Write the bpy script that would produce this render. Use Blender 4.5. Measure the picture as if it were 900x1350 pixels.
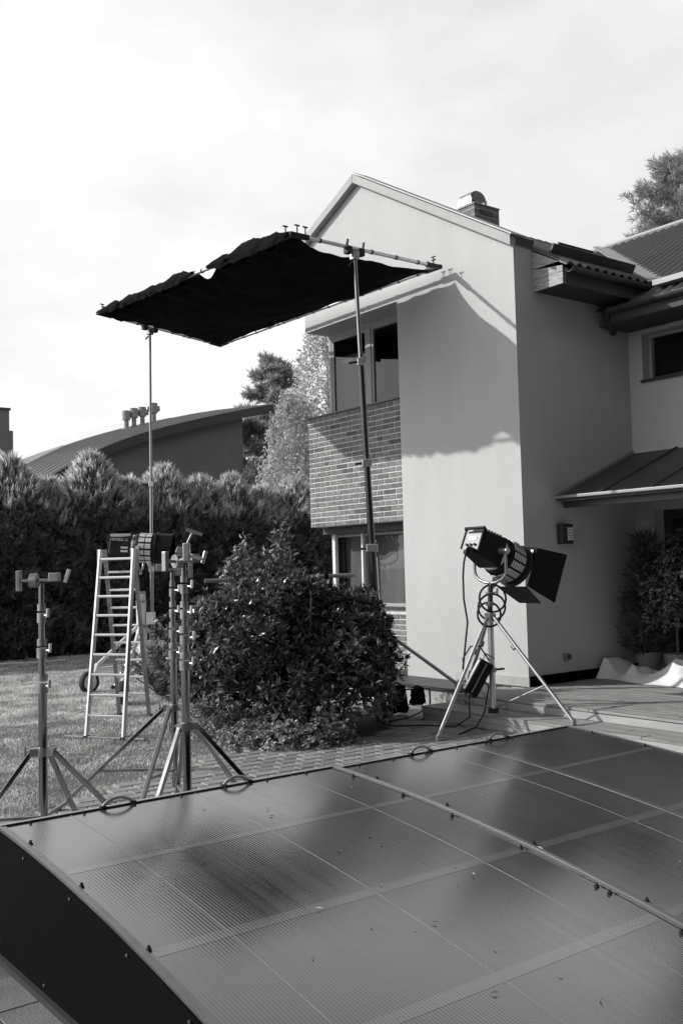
import bpy, math, random
import numpy as np
from mathutils import Vector, Matrix, noise as mnoise

for o in list(bpy.data.objects): bpy.data.objects.remove(o)
SC = bpy.context.scene
COL = SC.collection
random.seed(7); RNG = np.random.default_rng(7)

# ------------------------------------------------------------------ camera
# world: x runs into the house (along its side wall), y runs along the lit front wall away from the camera, z up
R = np.array([[0.79586667, -0.01245979, 0.60534371],
              [-0.60489638, -0.05994482, 0.7940447],
              [-0.02639359, 0.99812393, 0.05524497]])
CAM = np.array([0.0, 0.0, 1.9]); F = 1300.0
cd = bpy.data.cameras.new('camera'); cam = bpy.data.objects.new('camera', cd); COL.objects.link(cam)
cd.sensor_fit = 'VERTICAL'; cd.sensor_height = 36.0; cd.lens = F / 1350 * 36.0
cd.clip_start = 0.05; cd.clip_end = 2000
m = Matrix.Identity(4)
for i in range(3):
    m[i][0] = R[i, 0]; m[i][1] = R[i, 1]; m[i][2] = -R[i, 2]; m[i][3] = CAM[i]
cam.matrix_world = m
SC.camera = cam

# ------------------------------------------------------------------ sky, sun, exposure
TO_SUN = Vector((-1.0, 0.80, 0.79)).normalized()
el = math.asin(TO_SUN.z); az = math.atan2(TO_SUN.x, TO_SUN.y)
w = bpy.data.worlds.new('World'); SC.world = w; w.use_nodes = True
nt = w.node_tree; N = nt.nodes; L = nt.links
for n in list(N): N.remove(n)
out = N.new('ShaderNodeOutputWorld'); bg = N.new('ShaderNodeBackground'); bg.inputs[1].default_value = 0.15
sky = N.new('ShaderNodeTexSky'); sky.sky_type = 'NISHITA'; sky.sun_disc = False
sky.sun_elevation = el; sky.sun_rotation = az; sky.air_density = 1.0; sky.dust_density = 2.5; sky.ozone_density = 1.0
bw = N.new('ShaderNodeRGBToBW'); L.new(sky.outputs[0], bw.inputs[0])
tc = N.new('ShaderNodeTexCoord')
mp = N.new('ShaderNodeMapping'); mp.inputs['Scale'].default_value = (1.5, 1.5, 3.4); mp.inputs['Location'].default_value = (0.35, 0.1, 0.2)
L.new(tc.outputs['Generated'], mp.inputs[0])
cn = N.new('ShaderNodeTexNoise'); cn.inputs['Scale'].default_value = 1.7; cn.inputs['Detail'].default_value = 9; cn.inputs['Roughness'].default_value = 0.55
L.new(mp.outputs[0], cn.inputs['Vector'])
cr = N.new('ShaderNodeValToRGB'); cr.color_ramp.elements[0].position = 0.40; cr.color_ramp.elements[1].position = 0.62
L.new(cn.outputs['Fac'], cr.inputs[0])
# clouds: the clear-sky light scattered brighter
ma = N.new('ShaderNodeMath'); ma.operation = 'MULTIPLY_ADD'; ma.inputs[1].default_value = 1.15; ma.inputs[2].default_value = 4.3
L.new(cr.outputs[0], ma.inputs[0])
sx = N.new('ShaderNodeSeparateXYZ'); L.new(tc.outputs['Generated'], sx.inputs[0])
cv = N.new('ShaderNodeMapRange'); cv.interpolation_type = 'SMOOTHSTEP'; cv.inputs['From Min'].default_value = 0.48; cv.inputs['From Max'].default_value = 0.85; cv.inputs['To Min'].default_value = 1.0; cv.inputs['To Max'].default_value = 0.06
L.new(sx.outputs['Z'], cv.inputs['Value'])
mc = N.new('ShaderNodeMath'); mc.operation = 'MULTIPLY'; L.new(ma.outputs[0], mc.inputs[0]); L.new(cv.outputs[0], mc.inputs[1])
mu = N.new('ShaderNodeMath'); mu.operation = 'MULTIPLY_ADD'; mu.inputs[1].default_value = 0.45; L.new(bw.outputs[0], mu.inputs[0]); L.new(mc.outputs[0], mu.inputs[2])
L.new(mu.outputs[0], bg.inputs[0]); L.new(bg.outputs[0], out.inputs[0])

sd = bpy.data.lights.new('sun', 'SUN'); sd.energy = 3.45; sd.angle = math.radians(0.85); sd.color = (1, 0.985, 0.96)
so = bpy.data.objects.new('sun', sd); COL.objects.link(so); so.location = (-20, 16, 16)
so.rotation_euler = (-TO_SUN).to_track_quat('-Z', 'Y').to_euler()

vs = SC.view_settings; vs.view_transform = 'Standard'; vs.look = 'None'; vs.exposure = 0.08; vs.gamma = 1.0; vs.use_curve_mapping = False
SC.render.engine = 'CYCLES'

# ------------------------------------------------------------------ helpers
def ray(px, py):
    return R @ np.array([(px - 450) / F, -(py - 675) / F, 1.0])
def on(px, py, axis, val):
    r = ray(px, py); t = (val - CAM[axis]) / r[axis]
    return Vector(CAM + t * r)
def G(px, py, z=0.0): return on(px, py, 2, z)
def P(px, py, d): return Vector(CAM + d * ray(px, py))

def tag(o, label, cat, group=None):
    o['label'] = label; o['category'] = cat
    if group: o['group'] = group
    return o
def thing(name, label, cat, loc=(0, 0, 0), group=None):
    o = bpy.data.objects.new(name, None); COL.objects.link(o); o.location = loc; o.empty_display_size = 0.2
    return tag(o, label, cat, group)

class MB:
    def __init__(s): s.v = []; s.f = []
    def add(s, vs, fs):
        b = len(s.v); s.v += [tuple(v) for v in vs]; s.f += [tuple(i + b for i in f) for f in fs]; return s
    def box(s, x0, x1, y0, y1, z0, z1):
        return s.add([(x0,y0,z0),(x1,y0,z0),(x1,y1,z0),(x0,y1,z0),(x0,y0,z1),(x1,y0,z1),(x1,y1,z1),(x0,y1,z1)],
                     [(0,3,2,1),(4,5,6,7),(0,1,5,4),(1,2,6,5),(2,3,7,6),(3,0,4,7)])
    def obox(s, c, ax, ay, az_, sx, sy, sz):
        c = Vector(c); ax, ay, az_ = Vector(ax).normalized(), Vector(ay).normalized(), Vector(az_).normalized()
        vs = [c + ax*(sx*i/2) + ay*(sy*j/2) + az_*(sz*k/2) for k in (-1, 1) for (i, j) in ((-1,-1),(1,-1),(1,1),(-1,1))]
        return s.add(vs, [(0,3,2,1),(4,5,6,7),(0,1,5,4),(1,2,6,5),(2,3,7,6),(3,0,4,7)])
    def bar(s, a, b, wd, ht, up=(0, 0, 1)):
        a, b = Vector(a), Vector(b); d = (b - a); ln = d.length; d.normalize()
        u = Vector(up); sd_ = d.cross(u)
        if sd_.length < 1e-4: sd_ = d.cross(Vector((1, 0, 0)))
        sd_.normalize(); u = sd_.cross(d)
        return s.obox((a + b) / 2, d, sd_, u, ln, wd, ht)
    def tube(s, pts, r, n=10, cap=True):
        pts = [Vector(p) for p in pts]; k = len(pts)
        rs = [r] * k if not hasattr(r, '__len__') else list(r)
        t0 = (pts[1] - pts[0]).normalized(); nv = t0.orthogonal().normalized(); base = len(s.v); prev = t0
        for i, p in enumerate(pts):
            t = (pts[min(i + 1, k - 1)] - pts[max(i - 1, 0)])
            t = t.normalized() if t.length > 1e-9 else prev
            q = prev.rotation_difference(t); nv = q @ nv; prev = t; bv = t.cross(nv)
            for j in range(n):
                a = 2 * math.pi * j / n
                s.v.append(tuple(p + (nv * math.cos(a) + bv * math.sin(a)) * rs[i]))
        for i in range(k - 1):
            for j in range(n):
                a = base + i * n + j; b = base + i * n + (j + 1) % n
                s.f.append((a, b, b + n, a + n))
        if cap:
            s.f.append(tuple(base + j for j in range(n))[::-1]); s.f.append(tuple(base + (k - 1) * n + j for j in range(n)))
        return s
    def prism(s, poly, axis, a0, a1):
        n = len(poly)
        def mk(p, a):
            q = list(p); q.insert(axis, a); return q
        vs = [mk(p, a0) for p in poly] + [mk(p, a1) for p in poly]
        fs = [tuple(range(n))[::-1], tuple(range(n, 2 * n))] + [(i, (i + 1) % n, n + (i + 1) % n, n + i) for i in range(n)]
        return s.add(vs, fs)
    def grid(s, fn, nu, nv, thick=0.0, tdir=(0, 0, -1)):
        vs = [Vector(fn(i / nu, j / nv)) for j in range(nv + 1) for i in range(nu + 1)]
        fs = [(j*(nu+1)+i, j*(nu+1)+i+1, (j+1)*(nu+1)+i+1, (j+1)*(nu+1)+i) for j in range(nv) for i in range(nu)]
        if thick:
            b = len(vs); td = Vector(tdir) * thick; vs2 = [v + td for v in vs]
            fs2 = [tuple(b + q for q in f[::-1]) for f in fs]
            rim = [i for i in range(nu + 1)] + [j*(nu+1)+nu for j in range(1, nv+1)] + [nv*(nu+1)+i for i in range(nu-1, -1, -1)] + [j*(nu+1) for j in range(nv-1, 0, -1)]
            fr = [(rim[k], b + rim[k], b + rim[(k+1) % len(rim)], rim[(k+1) % len(rim)]) for k in range(len(rim))]
            vs += vs2; fs = fs + fs2 + fr
        return s.add(vs, fs)
    def build(s, name, mat, parent=None, loc=None, smooth=False, bevel=0.0, auto=None):
        org = Vector((0, 0, 0))
        if loc is not None: org = Vector(loc)
        elif parent is not None:
            p = parent
            while p is not None: org = org + p.location; p = p.parent
        me = bpy.data.meshes.new(name)
        me.from_pydata([(v[0]-org.x, v[1]-org.y, v[2]-org.z) for v in s.v], [], s.f)
        fix(me)
        me.materials.append(mat)
        o = bpy.data.objects.new(name, me); COL.objects.link(o)
        if parent is not None: o.parent = parent
        elif loc is not None: o.location = loc
        if smooth:
            me.polygons.foreach_set('use_smooth', [True] * len(me.polygons))
            me.set_sharp_from_angle(angle=math.radians(auto or 40))
        if bevel:
            md = o.modifiers.new('bevel', 'BEVEL'); md.width = bevel; md.segments = 2; md.limit_method = 'ANGLE'
        return o
import bmesh
def fix(me):
    bm = bmesh.new(); bm.from_mesh(me); bmesh.ops.recalc_face_normals(bm, faces=bm.faces); bm.to_mesh(me); bm.free(); me.update()
def np_mesh(name, verts, faces, mat):
    me = bpy.data.meshes.new(name); nv = len(verts); nf, k = faces.shape
    me.vertices.add(nv); me.vertices.foreach_set('co', np.ascontiguousarray(verts, dtype=np.float32).ravel())
    me.loops.add(nf * k); me.loops.foreach_set('vertex_index', np.ascontiguousarray(faces, dtype=np.int32).ravel())
    me.polygons.add(nf); me.polygons.foreach_set('loop_start', np.arange(0, nf * k, k, dtype=np.int32))
    me.update(calc_edges=True); me.validate(); me.materials.append(mat)
    return me
def mesh_obj(name, me, parent=None, loc=None):
    o = bpy.data.objects.new(name, me); COL.objects.link(o)
    if parent is not None: o.parent = parent
    if loc is not None: o.location = loc
    return o

# ------------------------------------------------------------------ materials (the photograph is black and white: greys)
def mat(name, val, rough=0.6, metal=0.0, var=0.0, scale=4.0, bump=0.0, bscale=60.0, spec=0.5, island=0.0, detail=6, coat=0.0, stretch=None):
    M = bpy.data.materials.new(name); M.use_nodes = True; n = M.node_tree.nodes; l = M.node_tree.links
    b = n['Principled BSDF']; b.inputs['Base Color'].default_value = (val, val, val, 1); b.inputs['Roughness'].default_value = rough
    b.inputs['Metallic'].default_value = metal; b.inputs['Specular IOR Level'].default_value = spec
    if coat: b.inputs['Coat Weight'].default_value = coat; b.inputs['Coat Roughness'].default_value = 0.1
    t = n.new('ShaderNodeTexCoord'); vec = t.outputs['Object']
    if stretch:
        mp_ = n.new('ShaderNodeMapping'); mp_.inputs['Scale'].default_value = stretch; l.new(vec, mp_.inputs[0]); vec = mp_.outputs[0]
    if var or island:
        val_in = None
        if var:
            nz = n.new('ShaderNodeTexNoise'); nz.inputs['Scale'].default_value = scale; nz.inputs['Detail'].default_value = detail; nz.inputs['Roughness'].default_value = 0.6
            l.new(vec, nz.inputs['Vector'])
            mr = n.new('ShaderNodeMapRange'); mr.inputs['From Min'].default_value = 0.3; mr.inputs['From Max'].default_value = 0.7
            mr.inputs['To Min'].default_value = val * (1 - var); mr.inputs['To Max'].default_value = val * (1 + var)
            l.new(nz.outputs['Fac'], mr.inputs['Value']); val_in = mr.outputs[0]
        if island:
            g = n.new('ShaderNodeNewGeometry'); mr2 = n.new('ShaderNodeMapRange'); mr2.inputs['To Min'].default_value = 1 - island; mr2.inputs['To Max'].default_value = 1 + island
            l.new(g.outputs['Random Per Island'], mr2.inputs['Value'])
            mm = n.new('ShaderNodeMath'); mm.operation = 'MULTIPLY'; l.new(mr2.outputs[0], mm.inputs[0])
            if val_in: l.new(val_in, mm.inputs[1])
            else: mm.inputs[1].default_value = val
            val_in = mm.outputs[0]
        cc = n.new('ShaderNodeCombineColor')
        for i in range(3): l.new(val_in, cc.inputs[i])
        l.new(cc.outputs[0], b.inputs['Base Color'])
    if bump:
        nb = n.new('ShaderNodeTexNoise'); nb.inputs['Scale'].default_value = bscale; nb.inputs['Detail'].default_value = 5
        l.new(vec, nb.inputs['Vector'])
        bp = n.new('ShaderNodeBump'); bp.inputs['Strength'].default_value = bump; bp.inputs['Distance'].default_value = 0.02
        l.new(nb.outputs['Fac'], bp.inputs['Height']); l.new(bp.outputs[0], b.inputs['Normal'])
    return M
def leafmat(name, val, island=0.35, rough=0.45, trans=0.25, spec=0.5, nvar=0.3, nscale=1.3):
    M = mat(name, val, rough, var=nvar, scale=nscale, island=island, spec=spec); n = M.node_tree.nodes; l = M.node_tree.links
    b = n['Principled BSDF']; tr = n.new('ShaderNodeBsdfTranslucent'); src = b.inputs['Base Color'].links[0].from_socket
    l.new(src, tr.inputs[0]); mx = n.new('ShaderNodeMixShader'); mx.inputs[0].default_value = trans
    l.new(b.outputs[0], mx.inputs[1]); l.new(tr.outputs[0], mx.inputs[2]); l.new(mx.outputs[0], n['Material Output'].inputs[0])
    return M
def glassmat(name, tint=0.5):
    M = bpy.data.materials.new(name); M.use_nodes = True; n = M.node_tree.nodes; l = M.node_tree.links
    for x in list(n):
        if x.type == 'BSDF_PRINCIPLED': n.remove(x)
    tr = n.new('ShaderNodeBsdfTransparent'); tr.inputs[0].default_value = (tint, tint, tint, 1)
    gl = n.new('ShaderNodeBsdfGlossy'); gl.inputs['Roughness'].default_value = 0.015; gl.inputs[0].default_value = (0.85,)*3 + (1,)
    lw = n.new('ShaderNodeLayerWeight'); lw.inputs[0].default_value = 0.5; pw = n.new('ShaderNodeMath'); pw.operation = 'POWER'; pw.inputs[1].default_value = 3.5; l.new(lw.outputs['Facing'], pw.inputs[0])
    fr = n.new('ShaderNodeMath'); fr.operation = 'MULTIPLY_ADD'; fr.inputs[1].default_value = 0.85; fr.inputs[2].default_value = 0.04; l.new(pw.outputs[0], fr.inputs[0])
    mx = n.new('ShaderNodeMixShader'); l.new(fr.outputs[0], mx.inputs[0]); l.new(tr.outputs[0], mx.inputs[1]); l.new(gl.outputs[0], mx.inputs[2])
    l.new(mx.outputs[0], n['Material Output'].inputs[0]); return M

M_RENDER = mat('white_render', 0.52, 0.9, var=0.045, scale=1.6, bump=0.35, bscale=110, spec=0.2, stretch=(1.2, 1.2, .4), detail=10)
M_PLINTH = mat('plinth_stone', 0.42, 0.85, var=0.12, scale=3, bump=0.3, bscale=80)
M_MORTAR = mat('mortar', 0.62, 0.95, var=0.15, scale=12, bump=0.4, bscale=120)
M_BRICK = [mat('brick_%s' % k, v*.9, 0.9, var=0.28, scale=14, bump=0.5, bscale=70, spec=0.2) for k, v in (('mid', .215), ('light', .25), ('dark', .18), ('sooty', .13))]
M_FRAME = mat('window_frame', 0.35, 0.5, var=0.05)
M_WHITE = mat('white_paint', 0.78, 0.5, var=0.04)
M_GLASS = glassmat('window_glass', 0.82)
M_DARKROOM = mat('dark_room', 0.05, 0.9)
M_BLIND = mat('dark_blind', 0.07, 0.9)
M_CURTAIN = mat('curtain', 0.13, 0.9, var=0.1, scale=2)
M_ROOF = mat('roof_sheet_metal', 0.085, 0.45, metal=0.0, var=0.12, scale=1.5, spec=0.6)
M_FLASH = mat('zinc_flashing', 0.30, 0.45, metal=0.2, var=0.1, scale=3)
M_GUTTER = mat('dark_gutter', 0.07, 0.4, metal=0.3, var=0.2, scale=6)
M_VERGE = mat('verge_board', 0.34, 0.6, var=0.08, scale=5)
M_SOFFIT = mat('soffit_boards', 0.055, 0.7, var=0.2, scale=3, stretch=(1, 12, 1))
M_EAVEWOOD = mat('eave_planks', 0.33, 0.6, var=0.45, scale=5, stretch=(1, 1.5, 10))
M_DKMETAL = mat('dark_metal', 0.035, 0.45, spec=0.5)
M_CANOPY = mat('canopy_sheet', 0.045, 0.5, var=0.1, scale=2, spec=0.6)
M_DECK = mat('deck_wood', 0.27, 0.75, var=0.3, scale=2.5, stretch=(9, 1, 9), bump=0.3, bscale=30)
M_DECKSIDE = mat('deck_fascia_wood', 0.36, 0.7, var=0.2, scale=2.0, stretch=(4, 1, 6), bump=0.2, bscale=30)
M_PAVER = [mat('paver_%d' % i, v, 0.9, var=0.2, scale=9, bump=0.3, bscale=90) for i, v in enumerate((.24, .28, .20))]
M_SAND = mat('joint_sand', 0.10, 0.95, var=0.2, scale=20)
M_SLAB = mat('concrete_slab', 0.14, 0.85, var=0.25, scale=3.5, bump=0.25, bscale=70)
M_SOIL = mat('soil', 0.05, 0.95, var=0.4, scale=8, bump=0.5, bscale=40)
M_LAWN = mat('lawn_soil', 0.30, 0.95, var=0.5, scale=1.6, bump=0.6, bscale=90)
M_GRASS = leafmat('grass_blades', 0.58, island=0.5, rough=0.6, trans=0.3, spec=0.25, nvar=.55, nscale=2.2)
M_POLY_END = mat('black_end_panel', 0.0045, 0.7, var=0.2, scale=2, spec=0.03)
M_STRIP = mat('aluminium_strip', 0.48, 0.4, metal=0.5, var=0.1, scale=6)
M_ALU = mat('aluminium', 0.62, 0.33, metal=0.85, var=0.08, scale=8)
M_STEEL = mat('chromed_steel', 0.34, 0.14, metal=1.0, var=0.06, scale=10)
M_DULLSTEEL = mat('worn_steel', 0.34, 0.4, metal=0.8, var=0.3, scale=14)
M_GUN = mat('gunmetal', 0.10, 0.28, metal=1.0, var=0.2, scale=9)
M_BLACK = mat('black_paint', 0.009, 0.5, var=0.2, scale=6, spec=0.22)
M_RUBBER = mat('rubber', 0.018, 0.75, var=0.2, scale=8)
M_FLAG = mat('black_duvetyne', 0.008, 0.95, var=0.3, scale=3, spec=0.05)
M_PALE = mat('pale_housing', 0.72, 0.5, var=0.12, scale=9)
M_PANEL = mat('control_panel_grey', 0.36, 0.5, var=0.15, scale=20)
M_VENT = mat('vent_plate', 0.7, 0.45, metal=0.2, var=0.1, scale=8)
M_SHEET = mat('white_cloth', 0.78, 0.9, var=0.05, scale=3)
M_BARK = mat('bark', 0.09, 0.95, var=0.4, scale=12, bump=0.8, bscale=25)
M_BIRCHBARK = mat('birch_bark', 0.5, 0.85, var=0.5, scale=6)
M_THUJA = leafmat('thuja_foliage', 0.20, island=0.4, rough=0.7, trans=0.6, spec=0.08)
M_SUNTIP = leafmat('thuja_painted_sun_tips', 0.62, island=0.3, rough=0.7, trans=0.6, spec=0.08)  # lighter tone that paints sunlight onto the hedge tops
M_RHODO = leafmat('rhododendron_leaves', 0.15, island=0.7, rough=0.27, trans=0.25)
M_LAUREL = leafmat('laurel_leaves', 0.26, island=0.4, rough=0.35, trans=0.15)
M_COVER = leafmat('ground_cover_leaves', 0.36, island=0.4, rough=0.45, trans=0.2)
M_PINE = leafmat('pine_needles', 0.36, island=0.35, rough=0.6, trans=0.4, spec=0.2)
M_SHADETREE = leafmat('shade_tree_needles', 0.12, island=0.35, rough=0.6, trans=0.2, spec=0.2)
M_BIRCH = leafmat('birch_leaves', 0.5, island=0.3, rough=0.5, trans=0.5)
M_NWALL = mat('neighbour_wall', 0.13, 0.9, var=0.1, scale=1.5)
M_NVENT = mat('vent_grey', 0.22, 0.6, var=0.15)
M_NROOF = mat('neighbour_roof', 0.22, 0.4, var=0.1, scale=1.0, metal=0.2)
M_POT = mat('pot', 0.2, 0.7, var=0.2)

def polymat(name='twinwall_polycarbonate', lo=.05, hi=.066):
    M = bpy.data.materials.new(name); M.use_nodes = True; n = M.node_tree.nodes; l = M.node_tree.links
    b = n['Principled BSDF']; b.inputs['Roughness'].default_value = 0.24; b.inputs['IOR'].default_value = 3.2
    b.inputs['Specular IOR Level'].default_value = 0.5
    t = n.new('ShaderNodeTexCoord')
    nz = n.new('ShaderNodeTexNoise'); nz.inputs['Scale'].default_value = 1.3; nz.inputs['Detail'].default_value = 8; nz.inputs['Roughness'].default_value = 0.65
    l.new(t.outputs['Object'], nz.inputs['Vector'])
    mp_ = n.new('ShaderNodeMapping'); mp_.inputs['Scale'].default_value = (18, 0.5, 0.5); l.new(t.outputs['Object'], mp_.inputs[0])
    n2 = n.new('ShaderNodeTexNoise'); n2.inputs['Scale'].default_value = 2.0; n2.inputs['Detail'].default_value = 5; l.new(mp_.outputs[0], n2.inputs['Vector'])
    dn = n.new('ShaderNodeTexNoise'); dn.inputs['Scale'].default_value = 38; dn.inputs['Detail'].default_value = 6; l.new(t.outputs['Object'], dn.inputs['Vector'])
    av = n.new('ShaderNodeMath'); av.operation = 'ADD'; l.new(nz.outputs['Fac'], av.inputs[0]); l.new(n2.outputs['Fac'], av.inputs[1])
    mr = n.new('ShaderNodeMapRange'); mr.inputs['From Min'].default_value = 0.7; mr.inputs['From Max'].default_value = 1.3
    mr.inputs['To Min'].default_value = lo; mr.inputs['To Max'].default_value = hi; l.new(av.outputs[0], mr.inputs['Value'])
    cc = n.new('ShaderNodeCombineColor')
    for i in range(3): l.new(mr.outputs[0], cc.inputs[i])
    l.new(cc.outputs[0], b.inputs['Base Color'])
    rr = n.new('ShaderNodeMapRange'); rr.inputs['From Min'].default_value = 0.3; rr.inputs['From Max'].default_value = 0.7
    rr.inputs['To Min'].default_value = 0.10; rr.inputs['To Max'].default_value = 0.22; sm_ = n.new('ShaderNodeMath'); sm_.operation = 'MULTIPLY_ADD'; sm_.inputs[1].default_value = 0.45; l.new(n2.outputs['Fac'], sm_.inputs[0])
    s2 = n.new('ShaderNodeMath'); s2.operation = 'MULTIPLY'; s2.inputs[1].default_value = 0.55; l.new(nz.outputs['Fac'], s2.inputs[0]); l.new(s2.outputs[0], sm_.inputs[2])
    l.new(sm_.outputs[0], rr.inputs['Value']); l.new(rr.outputs[0], b.inputs['Roughness'])
    wv = n.new('ShaderNodeTexWave'); wv.wave_type = 'BANDS'; wv.bands_direction = 'X'; wv.inputs['Scale'].default_value = 0.314 / 0.0155; wv.inputs['Distortion'].default_value = 0.0
    l.new(t.outputs['Object'], wv.inputs['Vector'])
    bp = n.new('ShaderNodeBump'); bp.inputs['Strength'].default_value = 0.16; bp.inputs['Distance'].default_value = 0.001
    l.new(wv.outputs['Fac'], bp.inputs['Height']); l.new(bp.outputs[0], b.inputs['Normal'])
    return M
M_POLY = polymat()

# ================================================================== SETTING: ground, lawn, paving
def struct(o): o['kind'] = 'structure'; return o
b = MB(); b.add([(-400,-400,-.012),(400,-400,-.012),(400,400,-.012),(-400,400,-.012)], [(0,1,2,3)])
struct(b.build('ground', M_LAWN, loc=(0, 0, 0)))

# lawn edge follows the curved paving border
EDGE = [(-6, 7.3), (1.5, 7.35), (2.6, 7.6), (3.15, 7.86), (3.95, 8.25), (4.75, 8.62), (5.3, 8.80), (6.2, 8.95), (7.15, 9.25), (7.3, 12.5), (8.0, 12.6)]
def edge_y(x):
    for (xa, ya), (xb, yb) in zip(EDGE[:9], EDGE[1:9]):
        if xa <= x <= xb: return ya + (yb - ya) * (x - xa) / (xb - xa)
    return 8.9
# block paving: joint bed + pavers
b = MB(); b.box(-6, 8.0, 5.05, 12.4, -.011, .018)
pave = struct(b.build('paving', M_SAND, loc=(0, 0, 0)))
PW, PL = .155, .245
pm = []
for i in range(3):
    q = MB(); q.box(-PL/2+.007, PL/2-.007, -PW/2+.006, PW/2-.006, 0, .03)
    me = q.build('paver', M_PAVER[i], loc=(0, 0, 0)); md = me.modifiers.new('b', 'BEVEL'); md.width = .008; md.segments = 1
    dg = bpy.context.evaluated_depsgraph_get(); mm = bpy.data.meshes.new_from_object(me.evaluated_get(dg)); bpy.data.objects.remove(me); pm.append(mm)
near_p = []; far_p = []
row = 0; y = 5.2
while y < 12.3:
    x = -1.0 + (row % 2) * PL / 2
    while x < 7.95:
        inlawn = y > edge_y(x) - .02 and x < 7.2
        bush = (x - 6.55) ** 2 / 1.25 ** 2 + (y - 9.75) ** 2 / 1.2 ** 2 < 1
        if not inlawn and not bush:
            vis = (7.5 < y < 9.6 and 2.3 < x) 
            (near_p if vis else far_p).append((x, y))
        x += PL
    y += PW; row += 1
def cam_d(p): return math.hypot(p[0], p[1])
near_p.sort(key=cam_d); far_p += near_p[290:]; near_p = near_p[:290]
for (x, y) in near_p:
    o = mesh_obj('paver', random.choice(pm), pave, (x, y, .018 - .002 + random.uniform(-.002, .002)))
    o.rotation_euler = (random.uniform(-.006, .006), random.uniform(-.006, .006), random.uniform(-.01, .01))
b = MB()
for (x, y) in far_p: b.box(x-PL/2+.004, x+PL/2-.004, y-PW/2+.004, y+PW/2-.004, .01, .046 + random.uniform(-.002, .002))
o = b.build('paver_field', M_PAVER[0], pave); o['kind'] = 'stuff'
# slab strip by the near end of the pool cover
b = MB(); b.box(-3.0, 6.4, -3.0, 5.0, -.011, .004)
sl = struct(b.build('terrace', M_SAND, loc=(0, 0, 0)))
sm = []
for i in range(2):
    q = MB(); q.box(-.797, .797, -.172, .172, 0, .03); me = q.build('slab', M_SLAB, loc=(0,0,0)); md = me.modifiers.new('b', 'BEVEL'); md.width = .004; md.segments = 1
    dg = bpy.context.evaluated_depsgraph_get(); mm = bpy.data.meshes.new_from_object(me.evaluated_get(dg)); bpy.data.objects.remove(me); sm.append(mm)
for k in range(20):
    for j in range(3):
        mesh_obj('slab', sm[(k + j) % 2], sl, (-.6 + j * 1.6 + (k % 2) * .8 - 1.2, 4.72 - .175 - k * .35, .0))

# lawn sheet & grass
b = MB()
poly = [(-30, 60)] + [(-30, 7.3)] + EDGE + [(8.0, 60)]
b.add([(x, y, .006) for x, y in [(-30, 7.3)] + EDGE[1:] + [(12, 13.2), (30, 13.6), (30, 30), (-30, 30)]], [tuple(range(len(EDGE) + 4))])
struct(b.build('lawn', M_LAWN, loc=(0, 0, 0)))
def grass():
    n = 330000
    px = RNG.uniform(1.0, 9.5, n); py = 7.4 + 14.5 * RNG.random(n) ** 1.35
    ey = np.interp(px, [p[0] for p in EDGE[:9]], [p[1] for p in EDGE[:9]])
    keep = (py > ey + .01) & ~((px > 7.15) & (py < 12.5)) & (px < 2.6 + .55 * py) & (px > -.5 + .24 * py)
    px, py = px[keep], py[keep]; n = len(px)
    clump = np.array([mnoise.noise((a * 1.1, c * 1.1, 0)) + .5 * mnoise.noise((a * 3.1, c * 3.1, 5)) for a, c in zip(px, py)])
    h = (.028 + .026 * RNG.random(n)) * (1 + .6 * clump); wd = .004 + .004 * RNG.random(n)
    a = RNG.uniform(0, 2 * np.pi, n); lean = RNG.uniform(.1, .9, n); la = RNG.uniform(0, 2 * np.pi, n)
    v = np.zeros((n, 3, 3))
    v[:, 0] = np.c_[px - wd * np.cos(a), py - wd * np.sin(a), np.full(n, .005)]
    v[:, 1] = np.c_[px + wd * np.cos(a), py + wd * np.sin(a), np.full(n, .005)]
    v[:, 2] = np.c_[px + h * lean * np.cos(la), py + h * lean * np.sin(la), h]
    me = np_mesh('grass', v.reshape(-1, 3), np.arange(n * 3).reshape(-1, 3), M_GRASS)
    o = mesh_obj('grass', me); o['kind'] = 'stuff'; tag(o, 'short mown grass of the lawn between the hedge and the paving', 'grass')
grass()

# ================================================================== HOUSE
XF, YS, YB, YR = 9.55, 8.68, 13.4, 11.03      # front plane, side plane, far end of the bay, right edge of the bay
house = thing('house', 'white rendered two storey house with gable, brick bay and metal roof', 'house', (XF, YS, 0))
MB().prism([(YS,.28),(YS,6.10),(11.88,7.95),(YB,7.30),(YB,5.84),(YR,5.84),(YR,.02)], 0, XF, XF+.25).build('front_wall', M_RENDER, house)
MB().box(XF+.25, 12.3, YS, YS+.25, .02, 6.04).build('side_wall', M_RENDER, house)
# plinth: light stone course on the front, on the side
MB().box(XF-.025, XF-.002, YS-.025, 10.0, .302, .42).build('plinth', M_PLINTH, house, bevel=.004)
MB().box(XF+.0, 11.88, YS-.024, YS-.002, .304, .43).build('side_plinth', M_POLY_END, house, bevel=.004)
# bay lintel and recess
MB().box(XF+.252, 10.4, YR, YB-.003, 5.84, 6.6).build('bay_lintel', M_RENDER, house)
MB().box(XF+.25, 10.2, YR-.2, YR-.002, .02, 5.84).build('bay_reveal', M_RENDER, house)
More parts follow.
